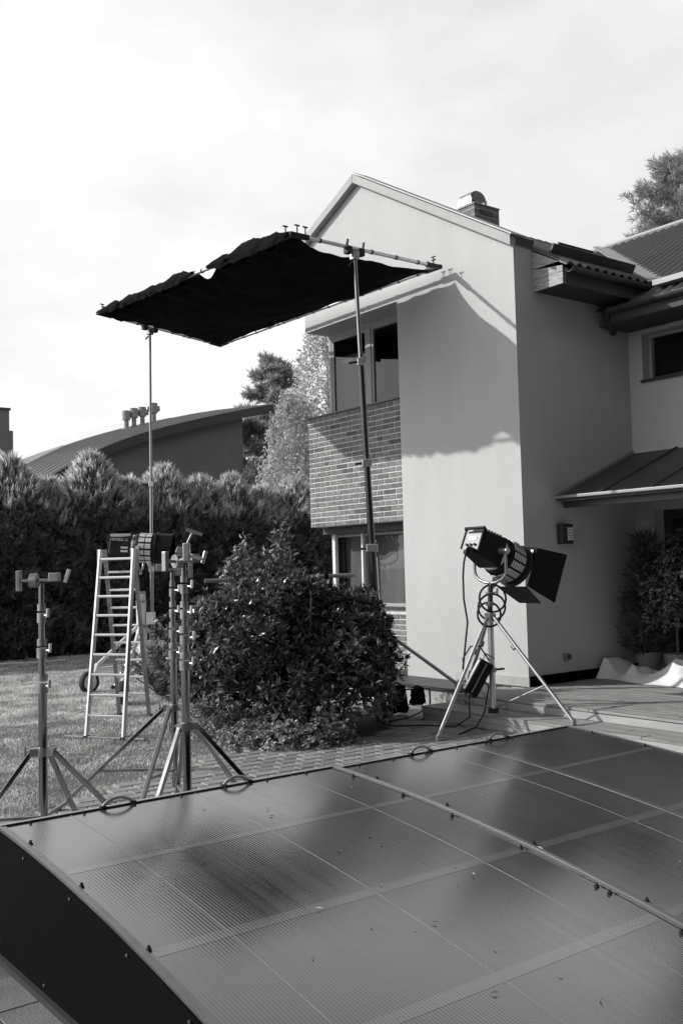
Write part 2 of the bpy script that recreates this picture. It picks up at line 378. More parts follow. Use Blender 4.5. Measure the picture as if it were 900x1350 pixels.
# brick bay
bay = MB().box(XF+.012, 9.95, YR+.003, YB-.01, 2.56, 4.37).build('brick_bay', M_MORTAR, house)
NC = 22; ch = (4.37 - 2.55) / NC; BL = .30
cache = {}
def brick_mesh(ln, mi):
    key = (round(ln, 2), mi)
    if key not in cache:
        q = MB(); q.box(0, .03, 0, key[0] - .015, 0, ch - .015); o = q.build('brick', M_BRICK[mi], loc=(0,0,0))
        md = o.modifiers.new('b', 'BEVEL'); md.width = .004; md.segments = 1
        dg = bpy.context.evaluated_depsgraph_get(); cache[key] = bpy.data.meshes.new_from_object(o.evaluated_get(dg)); bpy.data.objects.remove(o)
    return cache[key]
def lay_bricks(par, x, y0, y1, z0, n):
    for c in range(n):
        y = y0 - (0, BL / 2, BL * .08, BL * .6)[c % 4]
        while y < y1 - .02:
            ln = BL if random.random() > .14 else BL / 2
            a, e = max(y, y0), min(y + ln, y1)
            if e - a > .04:
                o = mesh_obj('brick', brick_mesh(e - a, random.choices(range(4), (5, 4, 3, 1))[0]), par)
                base = Vector(par.parent.location)
                o.location = Vector((x + random.uniform(-.003, .003), a + .006, z0 + c * ch + .006)) - base
            y += ln
lay_bricks(bay, XF + .005, YR + .004, YB - .008, 2.552, NC)
MB().box(XF-.03, 9.97, YR+.01, YB+.02, 4.372, 4.392).build('bay_sill', M_DKMETAL, house)
bw2 = MB().box(9.93, 10.15, YR+.003, YB-.1, .02, 1.22).build('brick_parapet', M_MORTAR, house)
lay_bricks(bw2, 9.922, YR + .006, YR + 1.25, .24, 11)
MB().box(9.88, 10.2, YR+.004, YB-.1, 1.222, 1.25).build('parapet_sill', M_DKMETAL, house)
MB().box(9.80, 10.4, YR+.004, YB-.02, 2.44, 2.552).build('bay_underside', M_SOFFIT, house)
def window(name, x, y0, y1, z0, z1, splits, fw=.07, fmat=M_FRAME, dep=.07):
    q = MB(); q.box(x, x+dep, y0, y1, z0, z0+fw); q.box(x, x+dep, y0, y1, z1-fw, z1); q.box(x, x+dep, y0, y0+fw, z0+fw, z1-fw); q.box(x, x+dep, y1-fw, y1, z0+fw, z1-fw)
    wnd = q.build(name, fmat, house, bevel=.006)
    ys = [y0 + fw] + splits + [y1 - fw]
    for s_ in splits: MB().box(x-.004, x+dep, s_-fw*.75, s_+fw*.75, z0+fw, z1-fw).build('mullion', fmat, wnd, bevel=.005)
    for a, c in zip(ys[:-1], ys[1:]):
        a2 = a + (fw*.75 if a in splits else 0); c2 = c - (fw*.75 if c in splits else 0)
        if fw > .05 and c2 - a2 > .3:
            MB().box(x+.01,x+.05,a2,c2,z0+fw,z0+fw+.05).box(x+.01,x+.05,a2,c2,z1-fw-.05,z1-fw).box(x+.01,x+.05,a2,a2+.05,z0+fw+.05,z1-fw-.05).box(x+.01,x+.05,c2-.05,c2,z0+fw+.05,z1-fw-.05).build('sash', fmat, wnd, bevel=.004)
        MB().add([(x+.033, a2+.02, z0+fw+.02), (x+.033, c2-.02, z0+fw+.02), (x+.033, c2-.02, z1-fw-.02), (x+.033, a2+.02, z1-fw-.02)], [(0, 3, 2, 1)]).build('pane', M_GLASS, wnd)
    return wnd
window('window', 10.0, YR-.15, 13.36, 4.40, 5.838, [12.28], .075)
def drape(x, y0, y1, z0, z1, amp=.03, fr=9, ph=0):
    return MB().grid(lambda u, v: (x + amp*math.sin(u*(y1-y0)*fr+ph) + .5*amp*math.sin(u*(y1-y0)*fr*2.3+v*2), y0+(y1-y0)*u, z0+(z1-z0)*v), 60, 4, .004, (1, 0, 0))
drape(10.13, 12.4, 13.28, 4.5, 5.45, .01, 12).build('blind', M_BLIND, house)
window('glazing', 10.0, YR-.15, 13.36, 1.252, 2.438, [12.55], .05, M_FRAME)
drape(10.12, 10.9, 13.25, 1.28, 2.42, .045, 6).build('curtain', M_CURTAIN, house, smooth=True)
MB().box(9.93, 9.995, 13.23, 13.31, .05, 2.44).build('white_post', M_WHITE, house, bevel=.005)
MB().box(9.955, 9.995, 12.52, 12.56, 1.26, 2.44).build('white_post', M_WHITE, house, bevel=.005)
# dark interior shell
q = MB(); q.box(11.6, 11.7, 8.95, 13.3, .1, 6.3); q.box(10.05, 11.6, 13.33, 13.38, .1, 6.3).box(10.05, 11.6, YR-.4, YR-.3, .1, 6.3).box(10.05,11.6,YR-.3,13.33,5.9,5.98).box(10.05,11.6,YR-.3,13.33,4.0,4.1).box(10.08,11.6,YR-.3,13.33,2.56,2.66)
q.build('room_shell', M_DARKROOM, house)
# roofs -----------------------------------------------------------
def corrugated(fn, n_rib, amp, length, thick=.02, seg=6):
    """fn(u, s): point on the plane at u metres across the ribs and fraction s up the slope"""
    return MB().grid(lambda u, v: Vector(fn(u * length, v)) + Vector((0, 0, amp * (abs(math.sin(math.pi * u * n_rib)) ** 2.2))), n_rib * seg, 2, thick)
SL = .585
def zr(y): return 5.72 + SL * (y - 8.12)
roof = MB().box(0, 0, 0, 0, 0, 0)
# right slope: flush part over the gable wall, then the part with the eave overhang
rf = corrugated(lambda u, s: (9.9 + u, 8.1 + s*(10.3-8.1), zr(8.1 + s*(10.3-8.1)) - .03*s), 32, .05, 5.6).build('roof', M_ROOF, house)
MB().prism([(YS-.02, zr(YS)+.0),(11.88, zr(11.88)),(11.88, zr(11.88)+.12),(YS-.06, zr(YS)+.10)], 0, XF-.06, 9.9).build('roof_edge', M_ROOF, house)
MB().prism([(11.88, zr(11.88)+.02),(13.62, zr(11.88)-.45*1.74+.02),(13.62, zr(11.88)-.45*1.74+.13),(11.88, zr(11.88)+.13)], 0, XF-.06, 9.9).build('roof_rear_slope', M_ROOF, house)
# verge boards along the gable
def verge(pa, pb, hh=.14):
    (ya, za), (yb, zb) = pa, pb
    return MB().prism([(ya, za),(yb, zb),(yb, zb+hh),(ya, za+hh)], 0, XF-.11, XF-.005)
verge((YS-.05, zr(YS)-.04), (11.88, zr(11.88)-.01)).build('verge_board', M_VERGE, house, bevel=.006)
verge((11.883, zr(11.88)-.01), (13.62, zr(11.88)-.45*1.74-.01)).build('verge_board', M_VERGE, house, bevel=.006)
MB().prism([(YS-.09, zr(YS)+.09),(11.86, zr(11.88)+.135),(11.86, zr(11.88)+.155),(YS-.09, zr(YS)+.112)], 0, XF-.13, XF+.2).build('verge_cap', M_FLASH, house)
MB().box(9.82, 15.0, 10.2, 13.35, 6.62, 6.72).build('flat_roof', M_ROOF, house)
# eave box with planked end
e0, e1 = 8.17, YS - .003
for k, (za, zb) in enumerate(((5.47, 5.62), (5.623, 5.765))):
    lo0 = 5.465 if k == 0 else za
    MB().prism([(e0, lo0),(e1, lo0),(e1, zb),(e0, min(zb, 5.70))], 0, 9.9, 9.925).build('eave_plank', M_EAVEWOOD, house, bevel=.003)
MB().prism([(e0+.02, 5.768),(e1, 5.768),(e1, 6.035),(e0+.02, 5.7+.0685)], 0, 9.9, 9.925).build('eave_plank', M_EAVEWOOD, house, bevel=.003)
for k in range(4):
    ya = e0 + .003 + k * .125
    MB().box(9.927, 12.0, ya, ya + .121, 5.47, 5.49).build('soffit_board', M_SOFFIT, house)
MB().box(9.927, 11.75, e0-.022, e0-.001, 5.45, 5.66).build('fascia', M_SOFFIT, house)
def half_gutter(pa, pb, r):
    pa, pb = Vector(pa), Vector(pb); d = (pb - pa).normalized(); s_ = d.cross(Vector((0, 0, 1)))
    def fn(u, v):
        a = math.pi + math.pi * v; return pa + (pb - pa) * u + s_ * (r * math.cos(a)) + Vector((0, 0, r * math.sin(a)))
    return MB().grid(fn, 1, 10, .006, (0, 0, -1))
half_gutter((9.93, 8.085, 5.665), (11.7, 8.085, 5.665), .06).build('gutter', M_GUTTER, house, smooth=True)
# snow guards on the slope
def guard(x0, x1, y, h=.10):
    q = MB(); z = zr(y) + .05
    return q.obox(((x0+x1)/2, y, z + h/2), (1,0,0), (0,1,SL), (0,-SL,1), x1-x0, .03, h)
guard(10.0, 11.75, 8.42, .13).build('snow_guard', M_DKMETAL, house)
guard(10.75, 11.5, 8.95, .12).build('snow_guard', M_DKMETAL, house)
# rear wing
XW = 11.9
def zw(x): return 5.36 + .60 * (x - 11.22)
q = MB()
oy0, oy1, oz0, oz1 = 6.9, 8.45, 4.44, 5.10          # upper window opening
dy0, dy1, dz1 = 6.6, 8.38, 2.58                     # door opening
q.box(XW, 12.2, 8.45, YS-.002, .02, 5.5).box(XW, 12.2, 1.0, 6.6, .02, 5.5)
q.box(XW, 12.2, oy0, oy1, oz1, 5.5).box(XW, 12.2, 6.6, oy0, dz1, 5.5).box(XW, 12.2, oy0, oy1, dz1, oz0).box(XW, 12.2, dy1, 8.45, .02, dz1)
q.build('wing_wall', M_RENDER, house)
window('window', 12.06, oy0, oy1, oz0, oz1, [], .045, M_FRAME)
MB().box(XW-.04, 12.06, oy0, oy1+.02, oz0-.04, oz0-.002).build('window_sill', M_DKMETAL, house)
window('door', 12.14, dy0, dy1, .32, dz1, [7.5], .07, M_DKMETAL, .05)
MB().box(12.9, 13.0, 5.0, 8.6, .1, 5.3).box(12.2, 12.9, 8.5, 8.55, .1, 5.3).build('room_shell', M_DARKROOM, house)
corrugated(lambda u, s: (11.2 + s*(15.2-11.2), 1.0 + u, zw(11.2 + s*4.0)), 64, .055, 11.0).build('roof', M_ROOF, house)
MB().tube([(15.2, 1, zw(15.2)+.04), (15.2, 12, zw(15.2)+.04)], .06, 8).build('ridge_cap', M_FLASH, house, smooth=True)
half_gutter((11.16, 1.0, 5.36), (11.16, 8.45, 5.36), .065).build('gutter', M_GUTTER, house, smooth=True)
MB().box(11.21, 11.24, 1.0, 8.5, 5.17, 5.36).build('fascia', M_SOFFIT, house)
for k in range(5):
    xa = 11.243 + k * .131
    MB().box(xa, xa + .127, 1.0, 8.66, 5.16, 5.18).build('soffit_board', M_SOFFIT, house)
MB().tube([(11.16, 8.46, 5.33), (11.2, 8.5, 5.22), (11.5, 8.62, 5.1)], .045, 10).build('downpipe_elbow', M_DKMETAL, house, smooth=True)
# valley flashing
def vx(y): return 11.22 + (zr(y) - 5.36) / .60
ya, yb = 8.02, 11.7
A1, B1 = Vector((vx(ya), ya, zr(ya) + .075)), Vector((vx(yb), yb, zr(yb) + .075))
MB().bar(A1, B1, .30, .012).build('valley_flashing', M_FLASH, house)
MB().box(11.35, 11.65, 1.0, 7.85, zw(11.5)+.045, zw(11.5)+.12).build('snow_guard', M_FLASH, house)
# chimney
cx, cy = 11.02, 10.72
chm = MB().box(cx-.27, cx+.27, cy-.19, cy+.19, 6.72, 7.42).build('chimney', M_BRICK[1], house)
for k in range(6):
    MB().box(cx-.274, cx+.274, cy-.194, cy+.194, 6.86+k*.1, 6.868+k*.1).build('mortar_course', M_MORTAR, chm)
MB().box(cx-.285, cx+.285, cy-.205, cy+.205, 7.422, 7.45).build('chimney_cap', M_FLASH, chm, bevel=.01)
MB().box(cx-.15, cx+.12, cy-.20, cy-.191, 7.28, 7.36).build('vent_grille', M_DKMETAL, chm)
q = MB()
def cowl(u, v):
    a = math.pi * u; return (cx - .12 + .17*math.cos(math.pi - a), cy - .13 + .26*v, 7.54 + .13*math.sin(a))
q.grid(cowl, 14, 1, .01, (0, 0, -1)); q.box(cx-.29, cx-.27, cy-.15, cy+.15, 7.45, 7.54)
q.box(cx-.27, cx-.1, cy+.13, cy+.15, 7.45, 7.54); q.box(cx+.02, cx+.05, cy-.15, cy-.12, 7.45, 7.54)
q.build('chimney_cowl', M_DULLSTEEL, chm)
# entrance canopy
can = MB()
def cz(x): return 2.74 + (3.41 - 2.74) * (x - 10.17) / (XW - 10.17)
can.prism([(10.17, cz(10.17)), (XW-.003, cz(XW)), (XW-.003, cz(XW)-.05), (10.17, cz(10.17)-.05)], 1, 2.0, YS-.03)
canopy = can.build('canopy', M_CANOPY, house)
for yy in (7.95, 7.2, 6.45, 5.7):
    MB().bar((10.17, yy, cz(10.17)+.012), (XW-.01, yy, cz(XW)+.012), .025, .024).build('seam', M_CANOPY, canopy)
MB().bar((10.17, YS-.016, cz(10.17)+.01), (XW-.01, YS-.016, cz(XW)+.01), .025, .06).build('wall_flashing', M_FLASH, canopy)
MB().box(10.10, 10.168, 2.0, YS-.03, 2.715, 2.755).build('edge_trim', M_FLASH, canopy, bevel=.008)
MB().box(10.3, 10.36, 2.0, YS-.04, 2.60, 2.69).build('beam', M_DKMETAL, canopy)

# wall lamp and socket on the shaded wall
t = thing('wall_lamp', 'dark boxy wall lamp with slotted face on the shaded side wall', 'lamp', (10.30, YS, 2.12))
MB().box(10.19, 10.41, YS-.10, YS-.001, 2.12, 2.39).build('housing', M_DKMETAL, t, bevel=.008)
for k in range(5):
    MB().box(10.29, 10.39, YS-.112, YS-.1, 2.17+k*.035, 2.197+k*.035).build('slat', M_PALE, t)
t = thing('wall_socket', 'small outdoor power socket low on the shaded side wall', 'socket', (10.27, YS, .56))
MB().box(10.23, 10.31, YS-.05, YS-.001, .57, .68).build('socket_box', M_DULLSTEEL, t, bevel=.006)
MB().box(10.25, 10.32, YS-.062, YS-.05, .60, .67).build('socket_lid', M_DKMETAL, t, bevel=.004)

# ================================================================== DECK
deck = MB().box(8.56, XW-.01, 1.0, YS-.04, .02, .26).box(8.56, XF-.03, YS-.04, 8.95, .02, .26).build('terrace_deck', M_SOIL, loc=(8.56, 1.0, 0)); struct(deck)
k = 0; x = 8.535
while x < XW - .16:
    y1 = 8.96 if x + .14 < XF - .03 else YS - .03
    cut = random.uniform(4.5, 7.6)
    for ya, yb in ((1.0, cut - .003), (cut + .003, y1)):
        MB().box(x, x + .132, ya, yb, .272 + random.uniform(-.002, .002), .30 + random.uniform(-.002, .002)).build('deck_board', M_DECK, deck, bevel=.003)
    x += .145
def fascia_run(x, z0, z1, ys, par):
    for ya, yb in zip(ys[:-1], ys[1:]):
        MB().box(x - .022, x - .002, ya + .004, yb - .004, z0, z1).build('fascia_board', M_DECKSIDE, par, bevel=.003)
fascia_run(8.535, .19, .268, [1.0, 4.4, 7.25, 8.1, 8.96], deck)
MB().box(8.535, XF-.03, 8.962, 8.98, .05, .268).build('fascia_board', M_DECKSIDE, deck, bevel=.003)
step = MB().box(8.08, 8.51, 1.0, 9.03, .02, .155).build('deck_step', M_SOIL, loc=(8.08, 1.0, 0)); struct(step)
for k in range(3):
    for ya, yb in ((1.0, 5.9 + .3*k), (5.906 + .3*k, 9.05)):
        MB().box(8.035 + k*.16, 8.19 + k*.16, ya, yb, .165, .19 + random.uniform(-.001, .002)).build('deck_board', M_DECK, step, bevel=.003)
fascia_run(8.055, .10, .163, [1.0, 4.9, 7.4, 9.04], step); fascia_run(8.06, .03, .096, [1.0, 3.9, 6.4, 9.04], step)
MB().box(8.055, 8.5, 9.033, 9.05, .03, .163).build('fascia_board', M_DECKSIDE, step)
# low concrete edge along the bay
cedge = struct(MB().box(8.9, 9.9, 8.99, 13.4, .0, .25).build('kerb', M_PLINTH, loc=(8.9, 9, 0), bevel=.01))
MB().box(8.86, 9.93, 8.985, 13.42, .252, .285).build('coping', M_DKMETAL, cedge)

# ================================================================== POOL COVER (two sliding segments)
def zc(y):
    s_ = 4.96 - y; return .665 - .045 * s_ - .0345 * s_ * s_
Y0, Y1 = 1.25, 4.96
def segment(x0, x1, label, dz, joints, bands, handles, arch_bands, endp):
    t = thing('pool_cover_segment', label, 'pool cover', ((x0+x1)/2, Y1, 0), 'low sliding pool cover segments')
    xs = [x0] + joints + [x1]
    def Z(y): return zc(y) + dz
    for a, c in zip(xs[:-1], xs[1:]):
        g = .0015
        MB().grid(lambda u, v: (a+g+(c-a-2*g)*u, Y0+(Y1-Y0)*v, Z(Y0+(Y1-Y0)*v)), 2, 44, .016).build('polycarbonate_panel', M_POLY, t, smooth=True)
    def strip(xa, xb, up, m_=M_STRIP, ya=Y0, yb=Y1, nm='strip'):
        return MB().grid(lambda u, v: (xa+(xb-xa)*u, ya+(yb-ya)*v, Z(ya+(yb-ya)*v)+up), 1, 44, .0012).build(nm, m_, t, smooth=True)
    for j in joints: strip(j-.0014, j+.0014, .001, M_BAND2, nm='joint_strip')
    for (yy, wd) in bands:
        MB().grid(lambda u, v: (x0+.04+(x1-x0-.08)*u, yy-wd/2+wd*v, Z(yy-wd/2+wd*v)+.0008), 2, 2, .0006).build('purlin_strip', M_BAND, t)
    for (xx, wd) in arch_bands: strip(xx-wd/2, xx+wd/2, .0016, M_BAND, nm='arch_strip')
    # edge profiles
    strip(x0-.004, x0+.028, .0045, M_EDGE, nm='edge_profile'); strip(x1-.026, x1+.004, .0045, M_EDGE, nm='edge_profile')
    MB().box(x0, x1, Y1+.001, Y1+.03, Z(Y1)-.05, Z(Y1)+.006).build('rear_rail', M_STRIP, t, bevel=.003)
    MB().box(x0+.01, x1-.01, Y1-.012, Y1, Z(Y1)+.0005, Z(Y1)+.0068).build('rear_seal', M_RUBBER, t)
    MB().box(x0+.01, x1-.01, Y1+.004, Y1+.024, .02, Z(Y1)-.052).build('rear_panel', M_POLY_END, t)
    MB().box(x0, x1, Y0-.03, Y0-.001, .0, Z(Y0)).build('front_rail', M_STRIP, t, bevel=.003)
    if endp:
        ys = [Y0 + (Y1-Y0)*i/40 for i in range(41)]
        MB().prism([(Y0, .035)] + [(yy, Z(yy)-.018) for yy in ys] + [(Y1, .035)], 0, x0, x0+.012).build('end_panel', M_POLY_END, t)
        for yy in (4.6, 4.05, 3.5, 3.02, 2.6):
            MB().tube([(x0-.002, yy, Z(yy)-.05), (x0-.009, yy, Z(yy)-.05)], .006, 8).build('rivet', M_DULLSTEEL, t)
            MB().tube([(x0-.002, yy-.25, .10), (x0-.009, yy-.25, .10)], .006, 8).build('rivet', M_DULLSTEEL, t)
        MB().box(x0-.025, x0+.03, Y0, Y1, .031, .06).build('end_seal', M_RUBBER, t)
    # bolts
    for xx, y_list in ((x0+.035, (4.62, 4.02, 3.40, 2.75, 2.1)), (x1-.05, (4.7, 4.25, 3.86, 3.38, 2.93, 2.86, 2.5))):
        for yy in y_list:
            bt = MB().tube([(xx, yy, Z(yy)), (xx, yy, Z(yy)+.006)], .012, 8).tube([(xx, yy, Z(yy)+.006), (xx, yy, Z(yy)+.018)], .007, 6).build('bolt', M_RUBBER, t)
    n = int((x1-x0)/.28)
    for i in range(n):
        xx = x0 + .15 + i*.28
        MB().tube([(xx, Y1-.025, Z(Y1)), (xx, Y1-.025, Z(Y1)+.012)], .008, 8).build('bolt', M_RUBBER, t)
    for xx in handles:
        pts = [(xx-.085+.17*i/12, Y1-.005, Z(Y1)+.012+.034*math.sin(math.pi*i/12)**.7) for i in range(13)]
        hd = MB().tube(pts, .009, 10).build('handle', M_ALU, t, smooth=True)
        for sx in (-.085, .085):
            MB().box(xx+sx-.016, xx+sx+.016, Y1-.02, Y1+.01, Z(Y1)+.0025, Z(Y1)+.016).build('handle_foot', M_RUBBER, hd, bevel=.003)
    # wheels on the ground rail
    return t
M_BAND = polymat('frame_under_sheet', .10, .12)
M_BAND2 = mat('joint_tape', 0.2, 0.4, var=0.2, scale=5)
M_EDGE = mat('edge_profile_grey', 0.16, 0.35, var=0.2, scale=7, spec=0.6)
segment(1.615, 3.668, 'glossy grey pool cover segment with the black end panel', 0, [1.975, 2.69, 3.34], [(4.19, .05), (3.37, .06), (2.635, .06)], [2.24, 2.97], [], True)
segment(3.70, 5.87, 'glossy grey pool cover segment against the wooden deck steps', -.012, [4.48], [(4.2, .05), (3.38, .06), (2.64, .06)], [4.38, 5.11], [(4.80, .045)], False)
# ribbed wide rib line on the first segment, seam between segments
t = thing('seam_rail', 'thin metal rail in the joint between the two pool cover segments', 'rail', (3.684, Y1, 0))
MB().grid(lambda u, v: (3.671+.01*u, Y0+(Y1-Y0)*v, zc(Y0+(Y1-Y0)*v)+.010), 1, 40, .02).build('rail_profile', M_EDGE, t, smooth=True)
MB().grid(lambda u, v: (3.682+.015*u, Y0+(Y1-Y0)*v, zc(Y0+(Y1-Y0)*v)-.004), 1, 40, .02).build('rubber_seal', M_RUBBER, t, smooth=True)
# fallen leaves and bits of dirt on the cover
for i in range(46):
    xx = random.uniform(1.9, 5.6); yy = random.uniform(2.3, 4.7); z = zc(yy) + .0045; a = random.uniform(0, 6.28); s_ = random.uniform(.008, .022)
    if abs(xx-3.68) < .05: continue
    ca, sa = math.cos(a), math.sin(a)
    q = MB(); q.add([(xx, yy, z+.001), (xx+s_*ca-.3*s_*sa, yy+s_*sa+.3*s_*ca, z+.006), (xx+2*s_*ca, yy+2*s_*sa, z+.002), (xx+s_*ca+.3*s_*sa, yy+s_*sa-.3*s_*ca, z+.004)], [(0,1,2,3)])
    o = q.build('fallen_leaf', M_BARK if i % 3 else M_STRIP, loc=(xx, yy, z)); tag(o, 'tiny fallen leaf lying on the grey pool cover', 'leaf', 'leaf bits scattered on the pool cover')

# ================================================================== GRIP EQUIPMENT
SCR = Vector((.80, -.60, 0)); AWY = Vector((.60, .80, 0))
def ring(q, c, ax, r, h, n=14):
    c = Vector(c); ax = Vector(ax).normalized(); return q.tube([c - ax*h/2, c + ax*h/2], r, n)
def grip_head(t, top, ax, s=1.0):
    """round grip head with a bracket and a T handle on a short spigot"""
    top = Vector(top); ax = Vector(ax).normalized(); up = Vector((0, 0, 1))
    q = MB(); ring(q, top + ax*(-.05*s), ax, .048*s, .05*s, 18); hd = q.build('grip_head', M_DULLSTEEL, t, smooth=True)
    MB().tube([top + ax*(-.14*s), top + ax*.10*s], .012*s, 10).build('head_axle', M_STEEL, hd, smooth=True)
    MB().obox(top + ax*(-.15*s), ax, up, ax.cross(up), .03*s, .14*s, .05*s).build('jaw', M_DULLSTEEL, hd, bevel=.005)
    MB().obox(top + ax*.09*s + up*.02, ax, up, ax.cross(up), .07*s, .06*s, .06*s).build('clamp_block', M_DULLSTEEL, hd, bevel=.006)
    MB().bar(top + ax*.16*s - up*.02, top + ax*.19*s + up*.07*s, .026, .018, ax.cross(up)).build('t_handle', M_ALU, hd, bevel=.004)
    return hd
def combo_stand(label, base, zb, ztop, feet, r0=.024, n_sec=3, head=True, group='folded chrome combo stands behind the pool cover', head_ax=None):
    t = thing('combo_stand', label, 'light stand', base, group); base = Vector(base)
    zlow = .14
    MB().tube([base+Vector((0,0,zlow)), base+Vector((0,0,zb+.42))], r0*1.25, 16).build('mast', M_STEEL, t, smooth=True)
    z = zb + .42; r = r0
    stepz = (ztop - z) / n_sec
    for k in range(n_sec):
        q = MB(); q.tube([base+Vector((0,0,z-.03)), base+Vector((0,0,z+.035))], r*1.75, 16); q.tube([base+Vector((0,0,z+.05)), base+Vector((0,0,z+.095))], r*1.6, 16)
        cl = q.build('collar', M_DULLSTEEL, t, smooth=True)
        d = (SCR * (1 if k % 2 else .7) - AWY * .6).normalized()
        kp = base + Vector((0, 0, z + .02))
        MB().tube([kp + d*r*1.5, kp + d*(r*1.5+.045)], .007, 8).bar(kp + d*(r*1.5+.045) - Vector((0,0,.012)), kp + d*(r*1.5+.05) + Vector((0,0,.045)), .018, .012).build('lock_lever', M_ALU, cl)
        MB().tube([base+Vector((0,0,z+.09)), base+Vector((0,0,z+stepz))], r*1.12, 16).build('riser', M_STEEL, t, smooth=True)
        z += stepz; r *= .86
    # leg bracket
    q = MB()
    for fx in feet:
        d = (Vector((fx[0], fx[1], 0)) - Vector((base.x, base.y, 0))).normalized()
        q.bar(base+Vector((0,0,zb))+d*.01, base+Vector((0,0,zb))+d*.085, .05, .05)
    ring(q, base+Vector((0,0,zb)), (0,0,1), r0*1.8, .055)
    q.build('leg_bracket', M_DULLSTEEL, t)
    MB().tube([base+Vector((0,0,zb)) - SCR*.05, base+Vector((0,0,zb)) - SCR*.12], .007, 8).bar(base+Vector((0,0,zb-.035)) - SCR*.12, base+Vector((0,0,zb+.035)) - SCR*.12, .016, .012).build('leg_lock', M_DULLSTEEL, t)
    for i, fx in enumerate(feet):
        f = Vector(fx); d = (Vector((f.x, f.y, 0)) - Vector((base.x, base.y, 0))).normalized()
        top = base + Vector((0, 0, zb)) + d*.075
        lg = MB().bar(top, f, .03, .03).build('leg', M_STEEL, t, bevel=.003)
        MB().obox(f + Vector((0, 0, .012)), d, (0,0,1), d.cross(Vector((0,0,1))), .07, .03, .04).build('foot', M_RUBBER, lg, bevel=.004)
        mid = top.lerp(f, .62)
        MB().bar(base + Vector((0, 0, max(.2, mid.z - .06))), mid, .02, .02).build('brace', M_DULLSTEEL, t)
    if head: grip_head(t, base + Vector((0, 0, ztop + .02)), head_ax or SCR, 1.0)
    return t
# stand at the left edge: mast near px 57
a = P(57, 1000, 6.6); base = Vector((a.x, a.y, .045)); zb = a.z
combo_stand('chrome combo stand with a bare grip head, apart from the pair by the ladder', base, zb, P(57, 778, 6.6).z,
            [base - SCR*.55 - AWY*.18, base + SCR*.78 - AWY*.1, base + AWY*.62 + SCR*.1], .023, 3)
a = P(246, 966, 6.9); base = Vector((a.x, a.y, .045)); zb = a.z
combo_stand('nearer of the two chrome combo stands beside the ladder, thicker mast', base, zb, P(240, 752, 6.9).z,
            [base - SCR*.25 - AWY*.45, base + SCR*.72 + AWY*.1, base + AWY*.5 - SCR*.18], .024, 4, True, head_ax=(SCR + AWY*.9))
a = P(230, 940, 7.9); base = Vector((a.x, a.y, .045)); zb = a.z
combo_stand('farther of the two chrome combo stands beside the ladder, slimmer mast', base, zb, P(227, 762, 7.9).z,
            [base - SCR*.92 - AWY*.1, base + SCR*.62 - AWY*.2, base - SCR*.2 - AWY*.62], .022, 4, True, head_ax=-SCR)
# bright clamp on top of the nearer stand
c = P(246, 728, 6.9)
t = thing('pipe_clamp', 'bright metal pipe clamp resting on the nearer combo stand of the pair', 'clamp', c - Vector((0,0,.12)))
MB().obox(c, SCR, (0,0,1), AWY, .05, .13, .05).build('clamp_body', M_ALU, t, bevel=.008)
MB().bar(c + SCR*.0 - Vector((0,0,.02)), c + SCR*.11 - Vector((0,0,.05)), .03, .025).build('clamp_jaw', M_ALU, t, bevel=.006)
MB().bar(c - SCR*.07 + Vector((0,0,.02)), c - SCR*.02 + Vector((0,0,.0)), .04, .05).build('clamp_jaw', M_DULLSTEEL, t, bevel=.006)
MB().tube([c + Vector((0,0,.05)), c + SCR*.05 + Vector((0,0,.15))], .008, 8).tube([c + SCR*.0 + Vector((0,0,.16)), c + SCR*.11 + Vector((0,0,.12))], .012, 8).build('t_handle', M_DULLSTEEL, t)

# ladder -----------------------------------------------------------
fl, fr = G(114, 974, .02), G(163, 976, .02); rl, rr = G(158, 944, .02), G(197, 945, .02)
ctr = (fl + fr + rl + rr) / 4
ht = 2.16
wdir = (fr - fl).normalized()
tl = ctr - wdir*.235 + Vector((0, 0, ht)); tr = ctr + wdir*.235 + Vector((0, 0, ht))
lad = thing('step_ladder', 'tall aluminium A frame ladder standing on the lawn', 'ladder', (ctr.x, ctr.y, 0))
def stiles(a0, a1, b0, b1, m_, off):
    for p, q_ in ((a0, b0), (a1, b1)):
        st = MB().bar(p, q_ + off, .028, .062, wdir.cross(q_ - p)).build('stile', m_, lad, bevel=.004)
        MB().obox(p + Vector((0,0,.012)), wdir, (0,0,1), wdir.cross(Vector((0,0,1))), .045, .05, .08).build('foot', M_RUBBER, st, bevel=.004)
fwd = (rl - fl).normalized()
stiles(fl, fr, tl, tr, M_ALU, -fwd*.05); stiles(rl, rr, tl + wdir*.03, tr - wdir*.03, M_DULLSTEEL, fwd*.05)
for k in range(9):
    s_ = .115 + k * .104
    MB().bar(fl.lerp(tl - fwd*.05, s_), fr.lerp(tr - fwd*.05, s_), .045, .03).build('rung', M_ALU, lad, bevel=.006)
    if k < 8:
        MB().bar(rl.lerp(tl + wdir*.03 + fwd*.05, s_ + .03), rr.lerp(tr - wdir*.03 + fwd*.05, s_ + .03), .045, .03).build('rung', M_ALU, lad, bevel=.006)
for p in (tl, tr):
    MB().obox(p - Vector((0,0,.08)), wdir, (0,0,1), wdir.cross(Vector((0,0,1))), .05, .17, .14).build('hinge', M_DULLSTEEL, lad, bevel=.008)
MB().bar(fl - wdir*.28 + Vector((0,0,.02)), fr + wdir*.28 + Vector((0,0,.02)), .05, .025).build('stabiliser_bar', M_DULLSTEEL, lad, bevel=.004)

